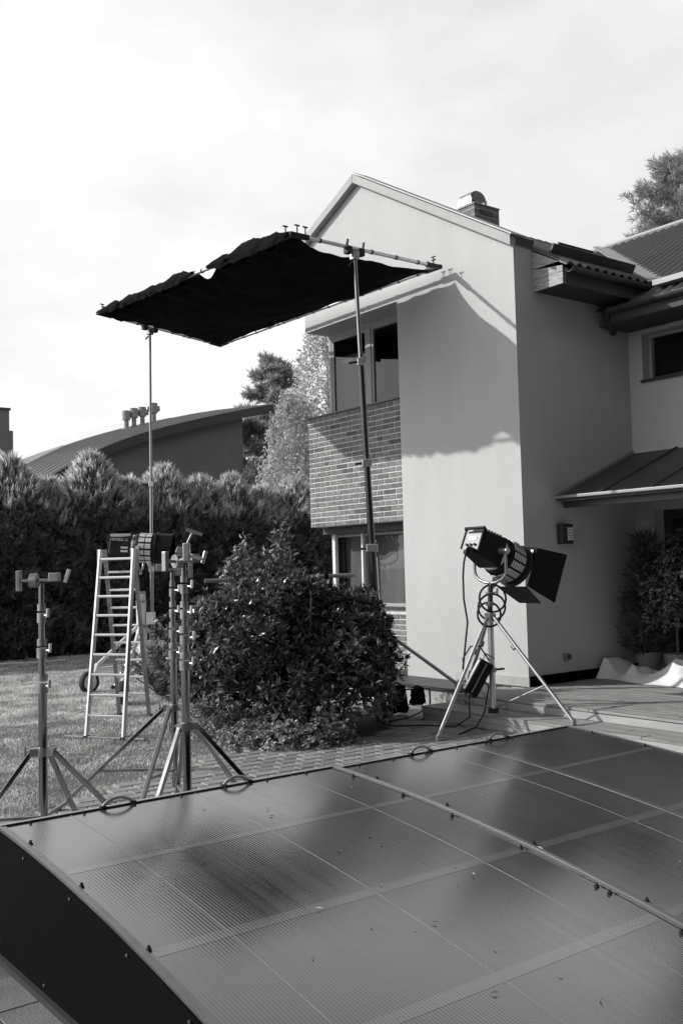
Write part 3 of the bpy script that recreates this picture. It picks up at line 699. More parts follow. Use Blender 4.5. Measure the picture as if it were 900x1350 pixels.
# lamp head --------------------------------------------------------
def lamp_head(name, label, c, ax, scale, snoot, text=None):
    """film lamp: control box, finned body, vented drum, front ring with barn doors or a snoot, U yoke"""
    c = Vector(c); ax = Vector(ax).normalized(); side = ax.cross(Vector((0,0,1))).normalized(); up = side.cross(ax)
    t = thing(name, label, 'film lamp', c - Vector((0,0,.42*scale)))
    def p(a, s_, u): return c + (ax*a + side*s_ + up*u) * scale
    # rear control box, tapered
    def frustum(a0, w0, h0, a1, w1, h1, u0=0, u1=0):
        vs = [p(a0, i*w0, u0+j*h0) for i, j in ((-1,-1),(1,-1),(1,1),(-1,1))] + [p(a1, i*w1, u1+j*h1) for i, j in ((-1,-1),(1,-1),(1,1),(-1,1))]
        return MB().add(vs, [(0,3,2,1),(4,5,6,7),(0,1,5,4),(1,2,6,5),(2,3,7,6),(3,0,4,7)])
    body = frustum(-.50, .14, .15, -.12, .19, .20).build('housing', M_BLACK, t, bevel=.02*scale)
    frustum(-.512, .125, .11, -.502, .125, .11, .0, .0).build('control_panel', M_PANEL, body, bevel=.006)
    for i in range(3):
        MB().tube([p(-.512, -.07+.07*i, -.05), p(-.54, -.07+.07*i, -.05)], .016*scale, 10).build('knob', M_BLACK, body)
    MB().obox(p(-.516, 0, .04), side, up, ax, .13*scale, .05*scale, .006).build('label_plate', M_WHITE, body)
    MB().tube([p(-.5, -.17, .14), p(-.53, -.17, .17), p(-.53, .17, .17), p(-.5, .17, .14)], .02*scale, 10).build('rear_handle', M_BLACK, body, smooth=True)
    for s_ in (-1, 1):
        MB().tube([p(-.52, s_*.155, .17), p(-.52, s_*.16, -.1)], .013*scale, 8).build('rear_guard', M_BLACK, body)
    MB().tube([p(-.5, .05, -.12), p(-.60, .08, -.14), p(-.62, .1, -.17)], .035*scale, 12).build('cable_connector', M_BLACK, body, smooth=True)
    for k in range(6):
        MB().obox(p(-.44+.05*k, 0, .17+.011*k/2), ax, side, up, .012*scale, .24*scale, .05*scale).build('cooling_fin', M_BLACK, body)
    # drum
    q = MB(); q.tube([p(-.12,0,0), p(-.06,0,0), p(-.02,0,0), p(.26,0,0)], [.2*scale, .235*scale, .25*scale, .25*scale], 36)
    drum = q.build('drum', M_BLACK, t, smooth=True)
    MB().tube([p(-.125,0,0), p(-.075,0,0)], .215*scale, 36).build('rear_ring', M_VENT, drum, smooth=True)
    for k in range(14):
        a = 2*math.pi*k/14 + .12; wid = .085
        for j in range(2 if snoot else 1):
            a0, a1_ = ((.0, .21),) [0] if not snoot else ((.0, .1), (.115, .21))[j]
            def fn(u, v):
                an = a + (u-.5)*2*wid*1.9; return p(a0+(a1_-a0)*v, .256*math.cos(an), .256*math.sin(an))
            MB().grid(fn, 4, 1, .004, tuple(-(side*math.cos(a)+up*math.sin(a)))).build('vent_plate', M_VENT, drum)
        if not snoot:
            for j in range(5):
                def fn2(u, v):
                    an = a + (u-.5)*2*wid*1.7; return p(.025+.042*j+.007*v, .262*math.cos(an), .262*math.sin(an))
                MB().grid(fn2, 3, 1, .003, tuple(-(side*math.cos(a)+up*math.sin(a)))).build('louvre', M_DKMETAL, drum)
    fr_ = MB().tube([p(.26,0,0), p(.275,0,0), p(.30,0,0), p(.31,0,0)], [.25*scale, .285*scale, .285*scale, .26*scale], 36).build('front_ring', M_BLACK, t, smooth=True)
    if snoot:
        MB().grid(lambda u, v: p(.30+.26*v, .262*math.cos(2*math.pi*u), .262*math.sin(2*math.pi*u)), 36, 1, .004).build('snoot', M_BLACK, t, smooth=True)
    else:
        def leaf(dr, ln, w0, w1, ang):
            dr = Vector(dr); out_ = dr*math.sin(ang) + ax*math.cos(ang); tan_ = ax.cross(dr).normalized(); o0 = c + ax*.315*scale + dr*.27*scale
            nrm = out_.cross(tan_)
            vs = [o0 - tan_*w0*scale, o0 + tan_*w0*scale, o0 + out_*ln*scale + tan_*w1*scale, o0 + out_*ln*scale - tan_*w1*scale]
            vs += [v + nrm*.004 for v in vs]
            return MB().add(vs, [(0,1,2,3),(7,6,5,4),(0,4,5,1),(1,5,6,2),(2,6,7,3),(3,7,4,0)])
        leaf(side, .42, .26, .33, math.radians(20)).build('barn_door', M_BLACK, t)
        leaf(-side, .34, .25, .31, math.radians(60)).build('barn_door', M_BLACK, t)
        leaf(-up, .40, .26, .19, math.radians(10)).build('barn_door', M_BLACK, t)
        leaf(up, .30, .25, .17, math.radians(-62)).build('barn_door', M_BLACK, t)
        for s_ in (-1, 1):
            MB().obox(p(.31, s_*.2, .2), ax, side, up, .03*scale, .05*scale, .05*scale).build('door_clip', M_ALU, fr_)
        MB().tube([p(.2, -.03, .27), p(.2, -.03, .3), p(.28, -.03, .3), p(.28, -.03, .27)], .01*scale, 8).build('top_latch', M_DULLSTEEL, t)
    # yoke
    w = Vector((0,0,1)); ys = .275*scale; bot = .40*scale; c = c - ax*(.0 if snoot else .20*scale); pts = [c + side*ys + w*.02]
    for k in range(9):
        a = math.pi*k/8; pts.append(c + side*(ys*math.cos(a)*(1 if abs(math.cos(a))>.98 else .98)) - w*(bot-.14*scale + .14*scale*math.sin(a)))
    pts.append(c - side*ys + w*.02)
    MB().tube(pts, .019*scale, 12).build('yoke', M_DULLSTEEL, t, smooth=True)
    for s_ in (-1, 1):
        MB().tube([c + side*s_*.17*scale, c + side*s_*.32*scale], .035*scale, 14).build('tilt_knob', M_ALU, t, smooth=True)
    MB().tube([c - w*(bot-.01), c - w*(bot+.06*scale)], .024*scale, 12).build('spigot', M_STEEL, t, smooth=True)
    if text:
        cu = bpy.data.curves.new('lettering', 'FONT'); cu.body = text; cu.size = .07*scale; cu.extrude = .0015; cu.align_x = 'CENTER'
        to = bpy.data.objects.new('lettering', cu); COL.objects.link(to); bpy.context.view_layer.update()
        dg = bpy.context.evaluated_depsgraph_get(); me = bpy.data.meshes.new_from_object(to.evaluated_get(dg)); bpy.data.objects.remove(to); me.materials.append(M_WHITE)
        lo = mesh_obj('lettering', me, body); X_, N_ = ax, side
        Mx = Matrix.Identity(4)
        org = p(-.3, .176, .10) + side*.004 - t.location
        for i in range(3): Mx[i][0] = X_[i]; Mx[i][1] = up[i]; Mx[i][2] = N_[i]; Mx[i][3] = org[i]
        lo.matrix_local = Mx
        for k in range(2): MB().obox(p(-.24, .178, -.01-.06*k), ax, up, side, .12*scale, .035*scale, .012).build('latch', M_VENT, body)
        MB().bar(p(-.5, .1, .19), p(-.16, .1, .21), .05*scale, .05*scale, up).build('top_rail', M_VENT, body)
    return t, c, bot + .05*scale

# lamp on the tripod by the house
LC = Vector((8.05, 7.86, 0)); dL = LC.x*R[0,2] + LC.y*R[1,2]
zcol = P(645, 812, dL).z; ztop = P(641, 768, dL).z
lc = P(668, 737, dL)
lamp, c_, ybot = lamp_head('film_lamp', 'black film lamp with open barn doors aimed past the house corner', (LC.x+.19, LC.y-.16, lc.z+.02), (.90, -.02, -.40), .90, False)
# yoke bottom is over the stand
lamp.location = lamp.location + Vector((LC.x, LC.y, 0)) - Vector((c_.x, c_.y, 0)) + Vector((.015, -.01, 0))
sp_z = c_.z - ybot
t = thing('tripod_stand', 'aluminium tripod stand carrying the lamp with barn doors, one leg on the step', 'light stand', (LC.x, LC.y, 0))
MB().tube([LC+Vector((0,0,.22)), LC+Vector((0,0,zcol+.05))], .034, 16).build('mast', M_ALU, t, smooth=True)
MB().tube([LC+Vector((0,0,zcol+.05)), LC+Vector((.015,-.01,sp_z+.03))], .028, 16).build('riser', M_GUN, t, smooth=True)
q = MB(); ring(q, LC+Vector((0,0,zcol)), (0,0,1), .062, .06, 16); ring(q, LC+Vector((0,0,zcol+.14)), (0,0,1), .042, .05, 16); ring(q, LC+Vector((0,0,zcol+.25)), (0,0,1), .04, .04, 16)
col_ = q.build('collar', M_DULLSTEEL, t, smooth=True)
MB().tube([LC+Vector((0,0,zcol+.25)), LC+SCR*.09+Vector((0,0,zcol+.27))], .008, 8).bar(LC+SCR*.09+Vector((0,0,zcol+.24)), LC+SCR*.09+Vector((0,0,zcol+.31)), .015, .02).build('lock_lever', M_ALU, col_)
q = MB(); ring(q, LC+Vector((0,0,.25)), (0,0,1), .06, .05, 14); q.build('mast_foot', M_RUBBER, t)
ring(MB(), LC+Vector((0,0,.70)), (0,0,1), .05, .05, 14).build('brace_collar', M_DULLSTEEL, t, smooth=True)
MB().tube([LC+Vector((0,0,.70)), LC+SCR*.14+Vector((0,0,.71))], .012, 8).build('brace_lever', M_BLACK, t)
for f in (G(577, 976, .05), Vector((8.13, 6.80, .20)), Vector((8.44, 8.74, .20))):
    d = (f - LC); d.z = 0; d.normalize()
    lg = MB().tube([LC + d*.05 + Vector((0,0,zcol-.01)), f + Vector((0,0,.03))], .021, 12).build('leg', M_ALU, t, smooth=True)
    mid = (LC + Vector((0,0,zcol))).lerp(f, .66)
    MB().tube([LC + Vector((0,0,.27)), mid], .008, 8).build('brace', M_DULLSTEEL, t, smooth=True)
    MB().tube([f + Vector((0,0,.0)), f + Vector((0,0,.05))], [.034, .028], 12).build('foot', M_DULLSTEEL, lg, smooth=True)
    ring(MB(), (LC + Vector((0,0,zcol))).lerp(f, .3), (f-LC-Vector((0,0,zcol))), .03, .05, 12).build('leg_clamp', M_DULLSTEEL, lg, smooth=True)
# cable coiled round the riser, then down
q = MB()
for cz_, rr_, tilt, ph in ((zcol+.20, .155, .9, 0), (zcol+.10, .15, -.5, 1.0), (zcol+.02, .14, 1.3, 2.1)):
    cc_ = LC + Vector((0,0,cz_)) + SCR*(.03*math.cos(ph)) - AWY*.03
    v1 = (SCR*math.cos(tilt*.2) + AWY*math.sin(tilt*.2)); v2 = (Vector((0,0,1)) + AWY*.25*tilt).normalized()
    q.tube([cc_ + v1*rr_*math.cos(2*math.pi*i/30+ph) + v2*rr_*math.sin(2*math.pi*i/30+ph) for i in range(31)], .012, 8)
lax = Vector((.90, -.02, -.40)).normalized(); lsd = lax.cross(Vector((0,0,1))).normalized(); lup = lsd.cross(lax)
q.tube([Vector((LC.x+.015, LC.y-.01, c_.z)) + (lax*(-.41) + lsd*.09 - lup*.17)*.9] + [P(x_, y_, dL-.12) for x_, y_ in ((614, 728), (611, 742), (610, 760), (611, 790), (616, 820), (613, 850), (610, 880), (611, 890))], .011, 8)
o = q.build('power_cable', M_RUBBER, loc=(LC.x, LC.y, zcol-.3), smooth=True); tag(o, 'black cable coiled round the tripod riser and hanging to the ballast', 'cable')
# ballast box hanging on the stand
bc = P(630, 893, dL-.16); bx_ = (SCR*.5 + Vector((0,0,1))*.86).normalized(); by_ = (SCR*.86 - Vector((0,0,1))*.5).normalized(); bz_ = bx_.cross(by_)
t = thing('ballast_box', 'black lamp ballast hanging askew on the tripod stand', 'ballast', bc - Vector((0,0,.25)))
bb = MB().obox(bc, bx_, by_, bz_, .40, .16, .16).build('case', M_BLACK, t, bevel=.012)
for i in range(3): MB().obox(bc - bz_*.0 + by_*(-.055+.055*i) - bz_*.083, bx_, by_, bz_, .36, .012, .012).build('rib', M_DULLSTEEL if i == 1 else M_BLACK, bb)
for i in range(3): MB().obox(bc - bz_*.0 + by_*(-.055+.055*i) + bz_*.083, bx_, by_, bz_, .36, .012, .012).build('rib', M_DULLSTEEL if i == 1 else M_BLACK, bb)
MB().obox(bc - by_*.083, bx_, by_, bz_, .36, .006, .13).build('side_plate', M_PALE, bb)
hp = bc + bx_*.2
MB().tube([hp - by_*.05, hp - by_*.05 + bx_*.07, hp + by_*.05 + bx_*.07, hp + by_*.05], .011, 8).build('handle', M_DULLSTEEL, bb, smooth=True)
for s_ in (-1, 1): MB().obox(bc - bx_*.205 + by_*s_*.05, bx_, by_, bz_, .03, .045, .12).build('bumper', M_RUBBER, bb, bevel=.008)
q = MB(); q.tube([bc + bx_*.22 + by_*.02, P(632, 852, dL-.16), P(620, 852, dL-.14), P(610, 868, dL-.12), P(611, 890, dL-.12), P(615, 905, dL-.14), bc - by_*.12 + bx_*.02], .0085, 8)
q.tube([bc - bx_*.2, P(618, 925, dL-.12), P(619, 945, dL), G(600, 958, .055), G(560, 956, .055), G(520, 957, .055), G(505, 955, .055)], .0085, 8)
q.tube([bc + by_*.08, P(644, 905, dL-.1), P(638, 940, dL-.1), G(628, 958, .06), G(605, 968, .055)], .0085, 8)
o = q.build('power_cable', M_RUBBER, loc=G(560, 956), smooth=True); tag(o, 'black cable running from the ballast across the paving', 'cable')
q = MB(); q.tube([G(512, 951, .055), G(535, 947, .055), G(552, 940, .055), G(562, 933, .055)], .01, 8)
o = q.build('power_cable', M_RUBBER, loc=G(535, 947), smooth=True); tag(o, 'short black cable lying on the paving beside the rhododendron', 'cable')

# wheeled wind-up stand with the second lamp ------------------------------
def wheel(par, c, ax, r, wd):
    c = Vector(c); ax = Vector(ax).normalized()
    q = MB(); n = 22; pr_ = [(-.5, .74), (-.5, .92), (-.3, 1.0), (.3, 1.0), (.5, .92), (.5, .74)]
    u = ax.orthogonal().normalized(); v = ax.cross(u)
    vs = []; fs = []
    for i in range(n):
        a = 2*math.pi*i/n; d = u*math.cos(a) + v*math.sin(a)
        for (o_, rr_) in pr_: vs.append(c + ax*o_*wd + d*rr_*r)
    k = len(pr_)
    for i in range(n):
        for j in range(k): fs.append((i*k+j, i*k+(j+1) % k, ((i+1) % n)*k+(j+1) % k, ((i+1) % n)*k+j))
    w_ = q.add(vs, fs).build('wheel', M_RUBBER, par, smooth=True)
    MB().tube([c - ax*wd*.3, c + ax*wd*.3], r*.74, 20).build('rim', M_PALE, w_)
    MB().tube([c - ax*wd*.6, c + ax*wd*.6], r*.2, 12).build('hub', M_DULLSTEEL, w_)
    return w_
WC = G(188, 904); dW = WC.x*R[0,2] + WC.y*R[1,2]
t = thing('wind_up_stand', 'pale wheeled wind up stand behind the ladder carrying a film lamp', 'light stand', WC)
ztW = P(188, 772, dW).z
for i, (za, zb_, r_) in enumerate(((.25, 1.0, .095), (1.003, 1.42, .085), (1.423, ztW - .1, .075))):
    MB().tube([WC+Vector((0,0,za)), WC+Vector((0,0,zb_))], r_, 6 if i < 2 else 14).build('mast_section', M_PALE, t)
    ring(MB(), WC+Vector((0,0,zb_-.02)), (0,0,1), r_*1.12, .03, 14).build('collar', M_DULLSTEEL, t)
MB().tube([WC+Vector((0,0,ztW-.1)), WC+Vector((0,0,ztW+.12))], .04, 12).build('spigot', M_BLACK, t, smooth=True)
MB().obox(WC+SCR*.16+Vector((0,0,1.12)), SCR, AWY, (0,0,1), .13, .16, .2).build('winch_box', M_PALE, t, bevel=.01)
MB().tube([WC+SCR*.2+Vector((0,0,1.06)), WC+SCR*.24-AWY*.1+Vector((0,0,1.06)), WC+SCR*.42-AWY*.1+Vector((0,0,1.17))], .014, 8).build('winch_crank', M_ALU, t)
MB().bar(WC-SCR*.05+Vector((0,0,.72)), WC+SCR*.42+Vector((0,0,.70)), .07, .09).build('outrigger', M_PALE, t, bevel=.006)
for wp in (G(118, 914), G(163, 930), G(236, 900)):
    d = Vector((wp.x-WC.x, wp.y-WC.y, 0)); dn = d.normalized(); wc = wp + Vector((0,0,.175)); sx = dn.cross(Vector((0,0,1)))
    MB().tube([WC+Vector((0,0,1.05)), WC+d*.86+Vector((0,0,.42))], .032, 10).build('leg', M_PALE, t, smooth=True)
    MB().bar(WC+Vector((0,0,.36)), WC+d*.9+Vector((0,0,.36)), .06, .06).build('lower_arm', M_PALE, t, bevel=.006)
    fk = MB().bar(WC+d*.84+Vector((0,0,.44)), wc + sx*.075 + Vector((0,0,.02)), .03, .07).bar(WC+d*.84+Vector((0,0,.44)), wc - sx*.075 + Vector((0,0,.02)), .03, .07).build('wheel_fork', M_PALE, t)
    wheel(t, wc, sx, .175, .10)
lc2 = P(192, 722, dW)
lamp_head('film_lamp', 'black film lamp with a round snoot above the ladder, small lettering on its side', (WC.x, WC.y, lc2.z), (.80, -.58, -.07), .98, True, 'HANSA LITE')

# small things on the lawn
q = MB().tube([G(-20, 876, .12), G(50, 873, .1), G(86, 870, .08)], .016, 8)
tag(q.build('pale_pole', M_PALE, loc=G(50, 873), smooth=True), 'long thin pale pole lying along the foot of the hedge', 'pole')

# ---------------------------------------------------------------- overhead black flag on two tall stands
def raypt(px, py, x=None, y=None): return on(px, py, 0, x) if x is not None else on(px, py, 1, y)
Cc = raypt(578, 352, x=9.37); Bb = raypt(290, 455, x=9.30); Dd = raypt(384, 309, x=6.50); Aa = raypt(131, 413, x=6.50)
flag = thing('overhead_flag', 'large black cloth flag stretched on a metal pipe frame beside the gable', 'flag', (Aa + Bb + Cc + Dd) / 4)
def pipe(a, b, r=.024):
    o = MB().tube([a, b], r, 12).build('frame_pipe', M_ALU, flag, smooth=True); return o
for a, b_ in ((Aa, Bb), (Bb, Cc), (Cc, Dd), (Dd, Aa)):
    o = pipe(a, b_); n = int((b_ - a).length / .42); d = (b_ - a).normalized()
    for i in range(1, n): ring(MB(), a.lerp(b_, i / n), d, .031, .022, 10).build('tie', M_RUBBER, o)
    for s_ in (.33, .67): ring(MB(), a.lerp(b_, s_), d, .029, .07, 12).build('pipe_joint', M_DULLSTEEL, o, smooth=True)
for cpt, n1, n2 in ((Aa, Bb, Dd), (Bb, Aa, Cc), (Cc, Bb, Dd), (Dd, Cc, Aa)):
    d1 = (n1 - cpt).normalized(); d2 = (n2 - cpt).normalized(); upn = Vector((0, 0, 1))
    cb = MB().bar(cpt - d1*.04, cpt + d1*.28, .07, .055).bar(cpt - d2*.04, cpt + d2*.28, .068, .053).build('corner_bracket', M_BLACK, flag, bevel=.006)
    for pp in (cpt + d1*.1, cpt + d1*.24, cpt + d2*.12):
        MB().tube([pp, pp + upn*.13], .008, 8).bar(pp + upn*.125 - d1*.04, pp + upn*.125 + d1*.04, .014, .016).build('wing_bolt', M_BLACK, cb)
def bil(u, v):   # u: A->B / D->C (towards the wall), v: D side -> A side
    return (Dd*(1-u) + Cc*u)*(1-v) + (Aa*(1-u) + Bb*u)*v
def cloth(u, v):
    # inset edges with slack: scalloped towards the DC side and slightly on the wall side
    g0 = .012 + .045*math.sin(math.pi*u)**.8*(1 + .35*math.sin(9*u)); g1 = .012 + .008*abs(math.sin(7*math.pi*u))
    k0 = .016; k1 = .022 + .006*abs(math.sin(13*math.pi*v))
    hole = math.exp(-((v-.375)/.055)**2)*.034
    uu = k0 + hole*(1-u)**3 + (1-k0-k1-hole*(1-u)**3)*u; vv = g0 + (1-g0-g1)*v
    p = bil(uu, vv)
    sag = .17*math.sin(math.pi*u)*math.sin(math.pi*v)**.7
    nz = mnoise.noise((u*5, v*9, 1.3))*.03 + mnoise.noise((u*14, v*20, 4))*.012*(1 + 3*(1-u)**4)
    fold = .05*math.sin(v*60 + 3*u)*max(0, 1-u*4)**1.5
    return p + Vector((0, 0, -sag + nz + fold - .02))
MB().grid(cloth, 60, 110, .003).build('flag_cloth', M_FLAG, flag, smooth=True)
def gathered(v0, v1, seed, hmax):
    """cloth pulled up over the pipe in loose folds and hanging down again on its outer side"""
    inw = ((Bb - Aa) + (Cc - Dd)).normalized(); along = (Aa - Dd).normalized()
    def fn(u, v):
        vv = v0 + (v1-v0)*v; e = min(1, min(v, 1-v)*7)**.7
        h = hmax*e*(.55 + .6*mnoise.noise((vv*9, seed, 0)) + .25*mnoise.noise((vv*23, seed, 2)))
        h = max(.03, h); wob = mnoise.noise((vv*30, u*3, seed))*.03*e + mnoise.noise((vv*70, u*5, seed+4))*.014*e
        prof_ = ((.42, -.10), (.20, -.03), (.07, .55*h), (.0, h), (-.055, .55*h), (-.075, -.02), (-.06, -.07*e-.02))
        k = u*6; i = min(5, int(k)); f_ = k - i; f_ = f_*f_*(3-2*f_)
        a0, z0_ = prof_[i]; a1_, z1_ = prof_[i+1]
        return bil(0, vv) + inw*(a0+(a1_-a0)*f_ + wob) + Vector((0, 0, z0_+(z1_-z0_)*f_ + wob*1.3 + .012))
    MB().grid(fn, 24, 120, .003).build('gathered_cloth', M_FLAG, flag, smooth=True, auto=80)
gathered(.004, .35, 2.0, .19); gathered(.425, .99, 5.0, .13)

def tall_stand(label, foot, top, secs, feet, extra, mm=None):
    t = thing('tall_stand', label, 'light stand', (foot.x, foot.y, 0)); d = (top - foot)
    for i, (s0, s1, r) in enumerate(secs): MB().tube([foot + d*s0, foot + d*s1], r, 14).build('mast_section', mm if mm and i < 3 else M_STEEL, t, smooth=True)
    for i, (s0, s1, r) in enumerate(secs[1:]):
        p = foot + d*s0; q = MB().obox(p, SCR, AWY, (0,0,1), r*3.4, r*3.2, .10); cl = q.build('lock_collar', M_ALU, t, bevel=.01)
        MB().tube([p - SCR*.04, p - SCR*.15 + Vector((0,0,-.01))], .014, 8).build('lock_knob', M_BLACK, cl)
        MB().tube([p + SCR*.02 + Vector((0,0,.05)), p + SCR*.05 + Vector((0,0,.1))], .012, 8).build('lock_lever', M_ALU, cl)
    ax = extra
    q = MB().obox(top + Vector((0,0,-.02)), ax, (0,0,1), ax.cross(Vector((0,0,1))), .10, .12, .09); hd = q.build('grip_head', M_DULLSTEEL, t, bevel=.01)
    for s_ in (-.12, .12): MB().obox(top + ax*s_ + Vector((0,0,.03)), ax, (0,0,1), ax.cross(Vector((0,0,1))), .09, .10, .08).build('pipe_clamp', M_BLACK, hd, bevel=.01)
    for s_ in (-.15, .16): MB().bar(top + ax*s_ + Vector((0,0,.06)), top + ax*(s_+.03) + Vector((0,0,.17)), .02, .025).build('t_handle', M_BLACK, hd)
    MB().tube([top + Vector((0,0,-.08)), top + SCR*-.08 + Vector((0,0,-.16))], .014, 8).build('head_lever', M_BLACK, hd)
    for f in feet:
        f = Vector(f); st = foot + d*(1.15/6)
        lg = MB().tube([st, f + Vector((0,0,.04))], .024, 10).build('leg', M_ALU, t, smooth=True)
        MB().obox(f + Vector((0,0,.03)), SCR, AWY, (0,0,1), .10, .10, .06).build('foot', M_RUBBER, lg, bevel=.01)
    return t
top1 = Aa.lerp(Bb, .385) + Vector((0, 0, -.06)); f1 = Vector((top1.x - .03, top1.y + .05, .02))
ts1 = tall_stand('slender tall stand holding the flag end beyond the ladder', f1, top1, [(0, .32, .034), (.32, .56, .028), (.56, .985, .022)],
           [f1 + SCR*.8 + AWY*.1, f1 - SCR*.2 + AWY*.8, f1 - SCR*.5 - AWY*.6], (Bb-Aa).normalized())
top2 = Dd.lerp(Cc, .385) + Vector((0, 0, -.07)); f2 = G(503, 940, .04)
dk = Vector((8.74, 9.02, .285))
ts2 = tall_stand('thick leaning tall stand holding the flag end in front of the brick bay', f2, top2, [(.08, .36, .048), (.36, .545, .043), (.545, .765, .036), (.765, .99, .026)],
           [dk, f2 - SCR*.55 + AWY*.35, f2 - SCR*.05 - AWY*.62], (Cc-Dd).normalized(), M_GUN)
MB().bar(top2.lerp(f2, .26) + SCR*.03, top2.lerp(f2, .56) + SCR*.035, .012, .012).build('guide_rod', M_ALU, ts2)
MB().bar(top2.lerp(f2, .66) + SCR*.045, top2.lerp(f2, .93) + SCR*.05, .02, .02).build('guide_rod', M_ALU, ts2)
wp = G(505, 957, .05)
wheel(ts2, wp + Vector((0,0,.13)) + AWY*.15, (SCR*.8+AWY*.3), .13, .07)
MB().bar(f2 + Vector((0,0,.25)), wp + Vector((0,0,.2)) + AWY*.15, .04, .04).build('wheel_arm', M_DULLSTEEL, ts2)
MB().obox(dk + Vector((0,0,.07)), SCR, AWY, (0,0,1), .24, .12, .10).build('levelling_foot', M_DULLSTEEL, ts2, bevel=.01)
# black sandbags slung on the low brace
def sandbag(label, px, py, w_, h_, dd):
    c = P(px, py, dd); t = thing('sandbag', label, 'sandbag', c - Vector((0,0,h_)), 'black sandbags slung beside the leaning stand')
    def fn(u, v):
        a = 2*math.pi*u; bulge = .055 + .035*math.sin(math.pi*min(1, v*1.1)); n_ = mnoise.noise((u*5+px, v*6, 2))*.025
        return c + SCR*((w_/2+n_)*math.cos(a)*(.8+.25*v)) + AWY*((bulge+n_)*math.sin(a)) + Vector((0,0,h_*.5 - h_*v + .02*math.sin(5*a+px)*v))
    q = MB().grid(fn, 28, 10); q.f.append(tuple(range(28))); q.f.append(tuple(len(q.v)-29+i for i in range(28)))
    q.build('bag', M_FLAG, t, smooth=True)
    MB().tube([c - SCR*w_*.3 + Vector((0,0,h_*.48)), c + Vector((0,0,h_*.62)), c + SCR*w_*.3 + Vector((0,0,h_*.48))], .012, 8).build('strap', M_BLACK, t, smooth=True)
dB = f2.x*R[0,2] + f2.y*R[1,2]
sandbag('larger limp black sandbag hanging next to the rhododendron', 523, 921, .27, .32, dB - .25)
sandbag('smaller square black sandbag hanging by the deck step', 550, 917, .20, .20, dB - .1)
ra, rb = P(500, 911, dB-.28), P(566, 907, dB-.06)
t = thing('support_rod', 'thin steel rod on two prongs from which the sandbags hang', 'rod', (ra.x, ra.y, .04))
MB().tube([ra, rb], .012, 8).build('rod', M_DULLSTEEL, t, smooth=True)
for p_ in (ra, rb): MB().tube([p_, Vector((p_.x, p_.y, .04 if p_ is ra else .045))], .012, 8).build('prong', M_DULLSTEEL, t, smooth=True)
# pipe rail behind the rhododendron
pa_, pb_ = P(270, 766, 11.6), P(467, 758, 12.2)
t = thing('pipe_rail', 'horizontal aluminium pipe clamped on two uprights behind the rhododendron', 'pipe', (pa_.x, pa_.y, 0))
MB().tube([pa_, pb_], .026, 12).build('pipe', M_ALU, t, smooth=True)
for s_ in (.22, .80):
    p_ = pa_.lerp(pb_, s_); ring(MB(), p_, (pb_-pa_), .04, .05, 12).build('clamp', M_BLACK, t)
    MB().bar(p_ + Vector((0,0,.03)), p_ + Vector((0,0,.075)), .03, .03).build('clamp_bolt', M_BLACK, t)
    MB().tube([p_ - Vector((0,0,.03)), Vector((p_.x, p_.y, .03))], .018, 10).build('upright', M_DULLSTEEL, t, smooth=True)

# white cloth heaped on the deck -------------------------------------------
t = thing('white_cloth', 'crumpled white cloth heaped on the wooden deck by the entrance', 'cloth', (10.9, 8.0, .3))
def tri(a): a = a % 1.0; return 1 - abs(2*a - 1)
def heap(u, v):
    x = 10.80 + .95*v + .10*mnoise.noise((u*6, v*2, 0)) - .25*u; y = 8.62 - 3.2*u
    e = min(1, v*4)*min(1, (1-v)*3)
    n1 = mnoise.noise((u*2.5, v*1.5, 2)); n2 = mnoise.noise((u*5, v*3, 8))
    a = tri(u*3.1 + .5*v + .5*n1 + .12); b_ = tri(u*7.3 - 1.1*v + .6*n2); c = tri(u*2.0 + 2.2*v + n2*.4)
    env = min(1, .15 + max(0, (u-.07))*6)
    h = e*env*(.03 + .20*a**1.5 + .07*b_ + .07*c*a) + min(1, v*5)*min(1, (1-v)*2)*.27*math.exp(-((u-.0)/.05)**2)*(1-.3*v)
    return (x, y, .3045 + max(.003, h))
MB().grid(heap, 260, 60, .004).build('fold', M_SHEET, t, smooth=True, auto=25)

# ================================================================== PLANTS
def unit(v): return v / (np.linalg.norm(v, axis=-1, keepdims=True) + 1e-9)
def leaf_verts(pos, d, nrm, ln, wd, fold=.15, droop=.0):
    """folded rhombus leaves: pos, d (axis), nrm (normal) arrays -> verts (n,4,3)"""
    s_ = unit(np.cross(d, nrm)); nn = unit(np.cross(s_, d)); ln = ln[:, None]; wd = wd[:, None]
    v = np.empty((len(pos), 4, 3)); v[:, 0] = pos
    v[:, 1] = pos + d*ln*.5 + s_*wd*.5 + nn*wd*fold; v[:, 2] = pos + d*ln - nn*ln*droop; v[:, 3] = pos + d*ln*.5 - s_*wd*.5 + nn*wd*fold
    return v
def quads(v): n = len(v); return v.reshape(-1, 3), np.arange(n*4).reshape(-1, 4)
def rnd_dir(n):
    return unit(RNG.normal(size=(n, 3)))
def nz_arr(p, s_, off=0.0): return np.array([mnoise.noise((a*s_+off, b_*s_, c*s_)) for a, b_, c in p])

